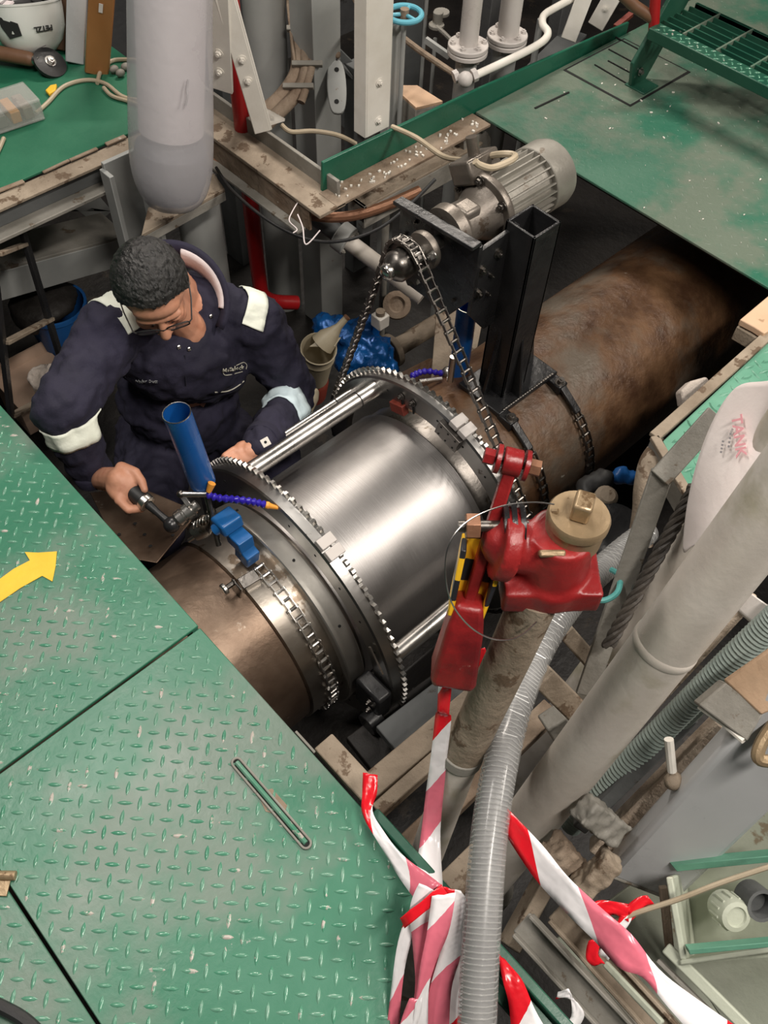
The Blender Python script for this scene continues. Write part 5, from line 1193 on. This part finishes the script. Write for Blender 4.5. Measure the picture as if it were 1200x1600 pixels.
# ------------------------------------------------------------------ upright pipes on the right
bgp = thing('large_pipe', 'large cream painted upright pipe in the right foreground', 'pipe', (.765, .145, -1.1))
k0, k1 = at(843, 1263, t=1.70), at(1045, 1000, t=1.36); kd = k1 - k0; kn_ = kd.normalized()
Mb().cyl(k0 - kd * .6, k0 + kd * 5, .050, n=44).build('pipe', 'pipe_paint', bgp)
j0 = k0 + kd * .98; Mb().lathe(j0, kn_, [(-.010, .050), (-.006, .0515), (.004, .0515), (.008, .050)], 44).build('weld_seam', 'pipe_paint', bgp)
Mb().cyl(k0 - kd * .66, k0 - kd * .6, .068, n=36).build('foot_flange', 'dirty_grey', bgp, bevel=.003)
Mb().cyl(k0 - kd * 1.9, k0 - kd * .66, .045, n=30).build('lower_pipe', 'dirty_grey', bgp)
sx, sy = 1.162, .30
sec = thing('labelled_pipe', 'pale pipe wrapped with a pink white paper label, behind the large pipe', 'pipe', (sx, sy, -1.1))
l0, l1 = at(957, 1022, t=2.0), at(1067, 882, t=1.74); ld_ = l1 - l0; Mb().cyl(l0 - ld_ * 2.2, l0 + ld_ * 7, .046, n=36).build('pipe', 'pipe_paint', sec)
Mb().cyl(l0 - ld_ * .05, l0 + ld_ * .06, .049, n=36).build('collar', 'dirty_beige', sec, bevel=.002)
# paper label partly unrolled from the pipe
Lp = [[at(x, y, t=k) for x, y, k in row] for row in (
    ((1150, 596, 1.50), (1185, 598, 1.47), (1230, 590, 1.43), (1270, 600, 1.39)),
    ((1112, 655, 1.53), (1160, 668, 1.49), (1215, 690, 1.44), (1250, 720, 1.40)),
    ((1085, 730, 1.56), (1120, 750, 1.52), (1170, 770, 1.47), (1200, 790, 1.43)),
    ((1070, 805, 1.60), (1090, 815, 1.56), (1110, 830, 1.52), (1130, 850, 1.48)),
    ((1066, 868, 1.63), (1072, 862, 1.60), (1085, 850, 1.57), (1100, 850, 1.54)))]
mb = Mb(); nr, nc = 5, 4
for r_ in Lp: mb.v += [tuple(p) for p in r_]
mb.f = [(i * nc + k, i * nc + k + 1, (i + 1) * nc + k + 1, (i + 1) * nc + k) for i in range(nr - 1) for k in range(nc - 1)]
lab = mb.build('paper_label', 'paper', sec, 180); s = lab.modifiers.new('ss', 'SUBSURF'); s.levels = s.render_levels = 3; s = lab.modifiers.new('t', 'SOLIDIFY'); s.thickness = .0012; s.offset = 0
n_l = (Lp[2][1] - Lp[1][1]).cross(Lp[1][2] - Lp[1][1]).normalized()
if n_l.dot(FW) > 0: n_l = -n_l
def on_lab(x, y, t): return at(x, y, t=t) + n_l * .006
text('TANK', .026, 'ink_pink', lab, on_lab(1157, 682, 1.485), at(1160, 700, t=1.484) - at(1156, 665, t=1.489), at(1190, 680, t=1.46) - at(1157, 683, t=1.488), ext=.0005, bold=True)
for (x, y, l_, k) in ((1143, 690, 26, 1.502), (1146, 675, 8, 1.502), (1131, 700, 22, 1.512)):
    a, b_ = on_lab(x + 2, y - l_ / 2, k - .005), on_lab(x - 2, y + l_ / 2, k)
    for i in range(4):
        p0, p1 = a.lerp(b_, i / 4), a.lerp(b_, i / 4 + .13); Mb().bar(p0, p1, .004, .0006, up=n_l).build('faded_print', 'ink_grey', lab)
# flat bar with wire rope
fb = thing('flat_bar', 'grey steel flat bar bent at the top, left of the paper label', 'bar', tuple(at(905, 1090, t=1.9)))
Mb().bar(at(1036, 735, t=1.66), at(915, 1085, t=1.86), .042, .010, up=-FW).build('upright', 'dirty_grey', fb, bevel=.002)
Mb().bar(at(1030, 748, t=1.655), at(1120, 648, t=1.66), .042, .010, up=-FW).build('top_bend', 'dirty_grey', fb, bevel=.002)
wrp = thing('wire_rope', 'dark twisted wire rope lying along the flat bar', 'wire rope', tuple(at(1000, 900, t=1.66)))
for st in range(4):
    pts = []
    for k in range(60):
        f = k / 59; c_ = at(1088, 758, t=1.62).lerp(at(950, 1010, t=1.76), f); a = st * 1.57 + f * 26
        pts.append(c_ + RT * math.cos(a) * .010 - FW * math.sin(a) * .008)
    Mb().tube(pts, .0055, 6).build('strand', 'rope_dark', wrp)
# small green plate on the right
gq = [at(x, y, z=0) for x, y in ((1036, 689), (1190, 545), (1330, 420), (1330, 640), (1090, 800))]
gpl = thing('side_plate', 'pale green checker plate in a dirty angle frame at the right edge', 'deck plate', tuple(gq[0]))
poly = [(p.x, p.y) for p in gq]
Mb().prism([(x, y, -.008) for x, y in poly], (0, 0, .008)).build('plate', 'mint_green', gpl, bevel=.001)
tt_ = treads(poly, 0, .055, .040, .011, .004, rot=20).build('tread_pattern', 'mint_green', gpl, 50); tt_['kind'] = 'stuff'
f0, f1, f2 = at(1022, 683, z=.004), at(1345, 395, z=.004), at(1085, 790, z=.004)
Mb().bar(f0, f1, .028, .012).build('frame_bar', 'dirty_beige', gpl, bevel=.002); Mb().bar(f0, f2, .022, .012).build('frame_bar', 'dirty_beige', gpl, bevel=.002)
Mb().bar(f0 - V((0, 0, .04)), f2 - V((0, 0, .04)), .012, .07).build('frame_web', 'dirty_grey', gpl, bevel=.002); Mb().bar(f0 - V((0, 0, .04)), f1 - V((0, 0, .04)), .012, .07).build('frame_web', 'dark_grey', gpl, bevel=.002)
o = thing('timber_block', 'pale timber block resting by the far plate at the right edge', 'timber', tuple(at(1180, 500, z=0)))
q = [at(x, y, z=.0) for x, y in ((1152, 508), (1215, 455), (1240, 500), (1190, 530), (1175, 520))]; Mb().prism(q, (0, 0, .02)).build('block', 'peach_board', o, bevel=.003); Mb().prism([p - V((0, 0, .05)) for p in q[:4]], (0, 0, .045)).build('under_block', 'dirty_beige', o, bevel=.003)
o = Mb().prism([at(x, y, t=2.3) for x, y in ((1064, 610), (1080, 595), (1105, 588), (1112, 600), (1085, 625), (1068, 635))], FW * .05).build('rag_lump', 'rag', bevel=.006); tag(o, 'grubby cloth lump tucked beside the pale green plate', 'cloth')
# things low on the right of the shaft
o = Mb().tube(bez([at(x, y, t=k) for x, y, k in ((1035, 700, 2.15), (1018, 725, 2.12), (1010, 765, 2.1), (1008, 800, 2.1), (1000, 850, 2.12))], 6), .03, 18).build('lagged_bend', 'dirty_beige'); tag(o, 'dirty beige lagged pipe bend below the pale green plate', 'pipe')
bd = thing('black_drum', 'black rounded housing in the shade beside the brass cap', 'housing', tuple(at(955, 830, t=2.3)))
Mb().lathe(at(960, 835, t=2.25), V((-.1, -.2, 1)), [(-.3, .1), (-.03, .1), (-.005, .09), (.01, .06), (.012, .03), (.012, .001)], 36).build('drum', 'black_paint', bd)
Mb().lathe(at(948, 775, t=2.3), V((-.1, -.2, 1)), [(-.06, .03), (.0, .03), (.01, .02), (.012, .001)], 20).build('plug', 'dirty_beige', bd)
bl = Mb(); b0 = at(968, 742, t=2.45); bl.ell(b0, (.03, .025, .025)); bl.ell(b0 + RT * .03 - UP * .01, (.025, .02, .02)); tag(baked('blue_rag', bl, .007, 2, 'bucket_blue', disp=(.02, .03)), 'small dark blue rag beside the rusty shaft', 'rag')
bl = Mb(); b0 = at(920, 760, t=2.4); bl.ell(b0, (.05, .03, .03)); bl.ell(b0 + RT * .04 + UP * .02, (.03, .03, .025)); tag(baked('oily_rag', bl, .008, 2, 'black_rubber', disp=(.02, .03)), 'black oily rag under the rusty shaft behind the brass cap', 'rag')
o = Mb().tube(bez([at(x, y, t=k) for x, y, k in ((925, 935, 1.75), (945, 938, 1.74), (965, 925, 1.74), (968, 900, 1.76), (955, 890, 1.78))], 6), .006, 8).build('teal_hose', 'teal_plastic'); tag(o, 'short teal hose loop behind the clear hose', 'hose')
# ------------------------------------------------------------------ clear spiral hose
hpts = [at(x, y, t=k) for x, y, k in ((742, 1680, 1.30), (747, 1560, 1.33), (754, 1440, 1.36), (765, 1300, 1.41), (783, 1190, 1.47), (810, 1090, 1.57), (850, 1000, 1.68), (905, 925, 1.80), (960, 872, 1.92), (1010, 832, 2.02))]
hs = thing('spiral_hose', 'clear spiral reinforced hose climbing over the deck edge past the tape knot', 'hose', tuple(hpts[1]))
path = bez(hpts, 14)
Mb().tube(path, .0295, 22, caps=False).build('hose_wall', 'hose_clear', hs, 180); Mb().tube(path, .0235, 16, caps=False).build('hose_bore', 'hose_core', hs, 180)
tot = 0; hx = []; e = frame(path[1] - path[0])[1]; a = 0
for i in range(len(path) - 1):
    p, q2 = path[i], path[i + 1]; d = (q2 - p); L = d.length; d.normalize(); e = (e - d * e.dot(d)).normalized(); f = d.cross(e)
    for k in range(8 * max(1, round(L / .008))):
        nst = 8 * max(1, round(L / .008)); s_ = k / nst; aa = a + s_ * L / .008 * 2 * math.pi
        hx.append(p.lerp(q2, s_) + (e * math.cos(aa) + f * math.sin(aa)) * .0285)
    a += L / .008 * 2 * math.pi
Mb().tube(hx, .0012, 4).build('spiral_wire', 'hose_wire', hs)
# ------------------------------------------------------------------ beams and ledges under the shaft, right
def beam(name, label, a, b_, wd, th, m, cat='beam', up=(0, 0, 1), bev=.003):
    o = Mb().bar(a, b_, wd, th, up=up).build(name, m, bevel=bev); return tag(o, label, cat)
for nm, lab, a, b_, zz, wd, th, m in (
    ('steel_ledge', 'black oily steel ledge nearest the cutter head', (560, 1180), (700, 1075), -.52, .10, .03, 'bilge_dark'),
    ('steel_ledge', 'grey worn steel ledge behind the red and white tape', (605, 1160), (760, 1040), -.42, .085, .03, 'dark_grey'),
    ('timber_beam', 'dirty timber beam passing behind the hanging striped tape', (572, 1240), (760, 1080), -.30, .055, .06, 'dirty_beige'),
    ('timber_beam', 'narrow dirty timber edge under the longer timber beam', (588, 1270), (745, 1130), -.24, .03, .04, 'dirty_beige'),
    ('timber_beam', 'low brown timber near the green edge bar', (630, 1330), (860, 1110), -.36, .05, .05, 'dusty_brown'),
    ('timber_beam', 'beige timber low behind the clear hose', (690, 1400), (860, 1230), -.34, .06, .05, 'dirty_beige')):
    beam(nm, lab, at(*a, z=zz), at(*b_, z=zz), wd, th, m)
beam('deck_bracket', 'grey steel bracket bar sticking out from under the green plate', at(505, 1160, z=-.06), at(578, 1240, z=-.06), .045, .02, 'dirty_beige', 'bracket')
beam('deck_bracket', 'thin rod lying along the edge of the green plate', at(462, 1143, z=-.004), at(492, 1176, z=-.004), .005, .005, 'dirty_grey', 'rod', bev=.001)
for nm, lab, a, b_, t0, t1, wd, th, m in (
    ('broken_timber', 'short jagged timber end left of the large pipe', (845, 1055), (925, 1135), 1.78, 1.85, .05, .04, 'dirty_beige'),
    ('broken_timber', 'flat grey timber lath between the clear hose and the flat bar', (882, 985), (930, 1040), 1.86, 1.92, .035, .02, 'dirty_beige'),
    ('pipe_stub', 'grey pipe stub low behind the jagged timber', (862, 1120), (900, 1180), 1.95, 2.05, .05, .05, 'dirty_grey'),
    ('steel_block', 'grey dirty steel block right of the large pipe foot', (912, 1262), (965, 1302), 1.55, 1.6, .06, .04, 'dirty_grey'),
    ('steel_block', 'brown crusted block beside the tape at the large pipe foot', (865, 1320), (905, 1370), 1.62, 1.66, .06, .05, 'dusty_brown'),
    ('steel_block', 'pale crusted block below the grey post', (900, 1395), (960, 1340), 1.6, 1.58, .05, .05, 'dirty_beige'),
    ('fibre_lagging', 'pale frayed lagging strip along the dark conduit', (935, 1330), (1135, 1130), 1.74, 1.58, .045, .04, 'fibre'),
    ('fibre_lagging', 'second frayed lagging strip next to the grey post', (985, 1310), (1175, 1130), 1.76, 1.58, .05, .04, 'fibre'),
    ('rusty_strip', 'rusty brown strip between the large pipe and the dark conduit', (925, 1190), (1165, 925), 1.75, 1.45, .045, .02, 'fibre'),
    ('grey_lath', 'grey steel lath beside the frayed lagging', (905, 1290), (1080, 1115), 1.72, 1.58, .03, .03, 'dark_grey')):
    if nm == 'steel_block':
        tag(baked(nm, Mb().bar(at(*a, t=t0), at(*b_, t=t1), wd * .8, th, up=-FW), .005, 3, m, disp=(.016, .02)), lab, 'block'); continue
    beam(nm, lab, at(*a, t=t0), at(*b_, t=t1), wd, th, m, 'timber' if 'timber' in nm else ('lagging' if 'lagging' in nm else 'block'), -FW, .004)
o = Mb().tube([at(1045, 1155, t=1.5), at(1050, 1205, t=1.52)], .008, 10).build('small_peg', 'white_paint'); tag(o, 'small cream peg standing on the frayed lagging', 'peg')
o = baked('crusted_nut', Mb().ell(at(1052, 1220, t=1.53), (.018, .015, .015)).cyl(at(1045, 1210, t=1.53), at(1060, 1230, t=1.53), .012), .005, 2, 'dirty_beige'); tag(o, 'crusted nut at the foot of the small cream peg', 'nut')
# corrugated conduit
cpts = [at(x, y, t=k) for x, y, k in ((890, 1290, 1.78), (960, 1215, 1.68), (1050, 1125, 1.58), (1140, 1035, 1.47), (1230, 950, 1.38))]; path = bez(cpts, 40)
cdt = thing('corrugated_conduit', 'dark green grey corrugated conduit beside the large pipe', 'conduit', tuple(cpts[0]))
Mb().tube(path, [.0215 + .0022 * (i % 2) for i in range(len(path))], 16).build('conduit', 'conduit', cdt, 40)
Mb().tube([p + RT * .026 - UP * .006 for p in bez(cpts, 10)], .009, 10).build('side_cable', 'conduit', cdt)
# grey post
gp = thing('grey_post', 'smooth blue grey square post in the lower right corner', 'post', tuple(at(985, 1385, t=1.78)))
g0, g1 = at(1002, 1372, t=1.70), at(1300, 1062, t=1.32)
Mb().bar(g0, g1, .14, .05, up=-FW).build('post', 'post_grey', gp, bevel=.012, seg=3)
Mb().bar(g0, g0.lerp(g1, .015), .144, .054, up=-FW).build('foot_weld', 'dirty_grey', gp, bevel=.006)
cl_ = thing('post_clamp', 'brown steel clamp plate across the head of the grey post', 'clamp', tuple(g1))
q = [at(x, y, t=k) for x, y, k in ((1092, 1102, 1.40), (1135, 1066, 1.40), (1195, 1112, 1.35), (1168, 1160, 1.36))]; Mb().prism(q, FW * .03).build('plate', 'dirty_grey', cl_, bevel=.003)
Mb().tube([at(1092, 1103, t=1.415), at(1130, 1130, t=1.395), at(1162, 1158, t=1.365)], .005, 8).build('weld', 'white_paint', cl_)
o = Mb().prism([at(x, y, t=k) for x, y, k in ((1133, 1064, 1.40), (1210, 1010, 1.34), (1230, 1100, 1.32), (1190, 1118, 1.35))], FW * .012).build('peach_board', 'peach_board', bevel=.003); tag(o, 'peach coloured board at the right edge above the grey post', 'board')
sb = thing('shiny_bracket', 'silver painted bracket at the right edge behind the conduit', 'bracket', tuple(at(1175, 955, t=1.4)))
q = [at(x, y, t=k) for x, y, k in ((1150, 950, 1.46), (1172, 925, 1.44), (1215, 955, 1.40), (1190, 985, 1.42))]; Mb().prism(q, FW * .02).build('plate', 'flange_paint', sb, bevel=.003)
o = Mb().tube(bez([at(x, y, t=1.36) for x, y in ((1210, 1130), (1190, 1160), (1185, 1185), (1210, 1190))], 6), .010, 10).build('gold_gasket', 'brass'); tag(o, 'curved brown gasket ring at the right edge beside the grey post', 'gasket')
# ------------------------------------------------------------------ pale green box frame, lower right corner
bf = thing('green_box_frame', 'pale green steel box frame holding two fittings in the lower right corner', 'frame', tuple(at(1150, 1480, t=1.65)))
def quad(name, pts, m, push, bev=.003): return Mb().prism([at(x, y, t=k) for x, y, k in pts], push).build(name, m, bf, bevel=bev)
quad('back_panel', ((1060, 1360, 1.75), (1230, 1240, 1.6), (1260, 1460, 1.6), (1080, 1500, 1.75)), 'pale_green', FW * .02)
quad('left_wall', ((1040, 1370, 1.52), (1062, 1362, 1.74), (1080, 1505, 1.74), (1062, 1500, 1.52)), 'pale_green', RT * .012)
quad('shelf', ((1062, 1500, 1.52), (1230, 1475, 1.46), (1230, 1470, 1.66), (1078, 1492, 1.74)), 'pale_green', -UP * .01)
quad('top_lip', ((1058, 1362, 1.60), (1230, 1345, 1.50), (1230, 1335, 1.50), (1050, 1352, 1.60)), 'mint_green', FW * .03, .001)
quad('shelf_lip', ((1078, 1492, 1.50), (1230, 1478, 1.44), (1230, 1470, 1.44), (1076, 1484, 1.50)), 'mint_green', FW * .02, .001)
quad('lower_panel', ((1070, 1505, 1.62), (1230, 1490, 1.52), (1240, 1680, 1.5), (1160, 1640, 1.58)), 'pale_green', FW * .012)
Mb().bar(at(1040, 1480, t=1.55), at(1200, 1640, t=1.45), .02, .014, up=-FW).build('edge_strip', 'pale_green', bf, bevel=.003)
Mb().bar(at(1028, 1500, t=1.57), at(1170, 1640, t=1.47), .008, .02, up=-FW).build('edge_strip', 'dirty_grey', bf, bevel=.002)
Mb().bar(at(1036, 1385, t=1.6), at(1047, 1490, t=1.6), .014, .014, up=-FW).build('brown_strip', 'dusty_brown', bf, bevel=.002)
for (x, y, k, nm, m) in ((1145, 1428, 1.56, 'ribbed_cap', 'pale_green'), (1188, 1413, 1.56, 'open_socket', 'dark_grey')):
    p = at(x, y, t=k); ax_ = (-FW + RT * .12).normalized(); f_ = Mb().lathe(p, ax_, [(-.04, .027), (.0, .029), (.012, .026), (.014, .018), (.010, .016), (.010, .001)] if nm == 'ribbed_cap' else [(-.04, .028), (.008, .028), (.008, .022), (-.02, .02), (-.02, .001)], 24).build(nm, m, bf)
    if nm == 'ribbed_cap':
        for i in range(12):
            a = i * math.pi / 6; e1, e2 = frame(ax_)[1:]; c_ = p + (e1 * math.cos(a) + e2 * math.sin(a)) * .0285 - ax_ * .012; Mb().cyl(c_ - ax_ * .014, c_ + ax_ * .014, .0025, n=6).build('rib', m, f_)
wr = Mb().tube(bez([at(x, y, t=k) for x, y, k in ((940, 1450, 1.52), (990, 1428, 1.5), (1060, 1405, 1.47), (1130, 1378, 1.44), (1230, 1345, 1.4))], 6), .0045, 8).build('brown_rod', 'cable_beige'); tag(wr, 'thin beige rod slanting from the red bow to the right edge', 'rod')
# channels at the bottom
for nm, lab, pts, zz, m in (('steel_channel', 'dirty grey channel frame running to the bottom edge behind the striped tape', ((815, 1440), (1000, 1640)), 1.62, 'dirty_grey'), ('steel_channel', 'inner dirty channel beside the striped tape at the bottom', ((870, 1420), (1050, 1620)), 1.66, 'dirty_beige')):
    o = thing(nm, lab, 'channel', tuple(at(*pts[0], t=zz))); a, b_ = at(*pts[0], t=zz), at(*pts[1], t=zz - .12)
    Mb().bar(a, b_, .045, .012, up=-FW).build('web', m, o, bevel=.003)
    d = (b_ - a).normalized(); sd_ = d.cross(FW).normalized()
    for s_ in (-1, 1): Mb().bar(a + sd_ * s_ * .022 - FW * .012, b_ + sd_ * s_ * .022 - FW * .012, .007, .034, up=-FW).build('flange', m, o, bevel=.002)
beam('channel_end', 'dirty upright channel end at the corner of the bottom frame', at(795, 1480, t=1.72), at(868, 1345, t=1.78), .03, .06, 'dirty_beige', 'channel', -FW)
beam('brass_tube', 'thin greenish tube lying in the channel at the bottom', at(945, 1505, t=1.56), at(1035, 1600, t=1.47), .012, .012, 'pale_green', 'tube', -FW)
beam('floor_slab', 'mottled green brown plate under the pale green frame', at(960, 1400, t=1.85), at(1100, 1600, t=1.75), .3, .02, 'pale_green', 'plate', -FW)
# ------------------------------------------------------------------ barrier tape
ribbon('barrier_tape', 'red and white tape strip hanging over the corner of the green plate', [((567, 1207), (590, 1211)), ((566, 1240), (589, 1240)), ((566, 1272), (582, 1266)), ((586, 1308), (600, 1300)), ((618, 1362), (634, 1340)), ((650, 1408), (690, 1382))], [1.57, 1.56, 1.55, 1.52, 1.49, 1.44], u0=.01)
ribbon('barrier_tape', 'red and white tape strip hanging straight down from the red weight', [((685, 1070), (706, 1070)), ((683, 1110), (702, 1114)), ((680, 1120), (705, 1124)), ((672, 1190), (698, 1190)), ((664, 1250), (692, 1250)), ((657, 1310), (688, 1310)), ((648, 1375), (692, 1385))], [1.40, 1.43, 1.45, 1.5, 1.54, 1.56, 1.5], u0=-.02)
ribbon('barrier_tape', 'long twisted red and white tape stretched to the bottom right', [((787, 1300), (792, 1262)), ((830, 1365), (845, 1318)), ((878, 1420), (885, 1367)), ((925, 1466), (935, 1415)), ((965, 1510), (985, 1458)), ((1004, 1528), (1028, 1512)), ((1045, 1575), (1090, 1562)), ((1110, 1650), (1170, 1615))], [1.42, 1.38, 1.34, 1.31, 1.28, 1.27, 1.24, 1.2], u0=.02)
kn = thing('tape_knot', 'bunched knot of red and white tape hanging on the green edge bar', 'tape', tuple(at(690, 1420, t=1.42)))
for i, (pth, tt0, u0) in enumerate((
    ([((655, 1380), (700, 1400)), ((640, 1420), (720, 1420)), ((645, 1480), (690, 1490)), ((648, 1550), (690, 1560)), ((630, 1640), (685, 1650))], 1.39, .16),
    ([((690, 1385), (720, 1392)), ((700, 1420), (730, 1415)), ((690, 1480), (720, 1490)), ((670, 1550), (705, 1550)), ((660, 1640), (700, 1650))], 1.385, .08),
    ([((640, 1420), (660, 1425)), ((622, 1470), (640, 1480)), ((612, 1540), (628, 1545)), ((600, 1640), (622, 1640))], 1.40, .08),
    ([((705, 1400), (730, 1405)), ((715, 1440), (732, 1450)), ((705, 1510), (730, 1520)), ((690, 1570), (728, 1580)), ((680, 1650), (730, 1650))], 1.40, .24),
    ([((625, 1435), (690, 1382)), ((632, 1450), (700, 1398))], 1.375, .01),
    ([((640, 1560), (660, 1560)), ((625, 1600), (650, 1610)), ((610, 1660), (640, 1660))], 1.37, .3),
    ([((675, 1400), (712, 1395)), ((668, 1450), (700, 1460)), ((655, 1520), (672, 1530)), ((645, 1600), (668, 1610)), ((640, 1660), (660, 1660))], 1.37, .17))):
    ribbon('tape_strand', None, pth, tt0, kn, u0=u0)
ribbon('barrier_tape', 'red tape end lying along the green edge bar at the bottom', [((778, 1490), (790, 1500)), ((785, 1530), (815, 1530)), ((795, 1570), (835, 1575)), ((800, 1630), (860, 1620))], [1.44, 1.42, 1.41, 1.4], u0=.0)
ribbon('barrier_tape', 'curled red and white tape loop at the bottom edge beside the green bar', [((868, 1562), (872, 1550)), ((890, 1560), (888, 1545)), ((905, 1570), (892, 1562)), ((912, 1590), (890, 1595)), ((890, 1630), (850, 1610))], [1.43, 1.42, 1.42, 1.42, 1.42], u0=.1)
bw = thing('tape_bow', 'red tape bow tied on the thin beige rod', 'tape', tuple(at(975, 1420, t=1.5)))
for pth, u0 in (([((925, 1412), (945, 1430)), ((945, 1406), (960, 1430)), ((985, 1414), (982, 1440))], .0), ([((980, 1415), (985, 1440)), ((1000, 1400), (1005, 1420)), ((1012, 1400), (1022, 1412))], .0), ([((920, 1470), (940, 1465)), ((915, 1495), (935, 1490)), ((925, 1510), (945, 1505))], .0), ([((970, 1430), (988, 1432)), ((962, 1445), (978, 1452)), ((935, 1490), (950, 1500))], .09)):
    ribbon('tape_strand', None, pth, 1.5, bw, u0=u0)
ribbon('tape_flag', 'loose red tape end behind the red weight and the dirty pipe', [((745, 1015), (758, 1012)), ((735, 1045), (762, 1035)), ((740, 1080), (752, 1070))], [1.42, 1.42, 1.43], u0=.01)
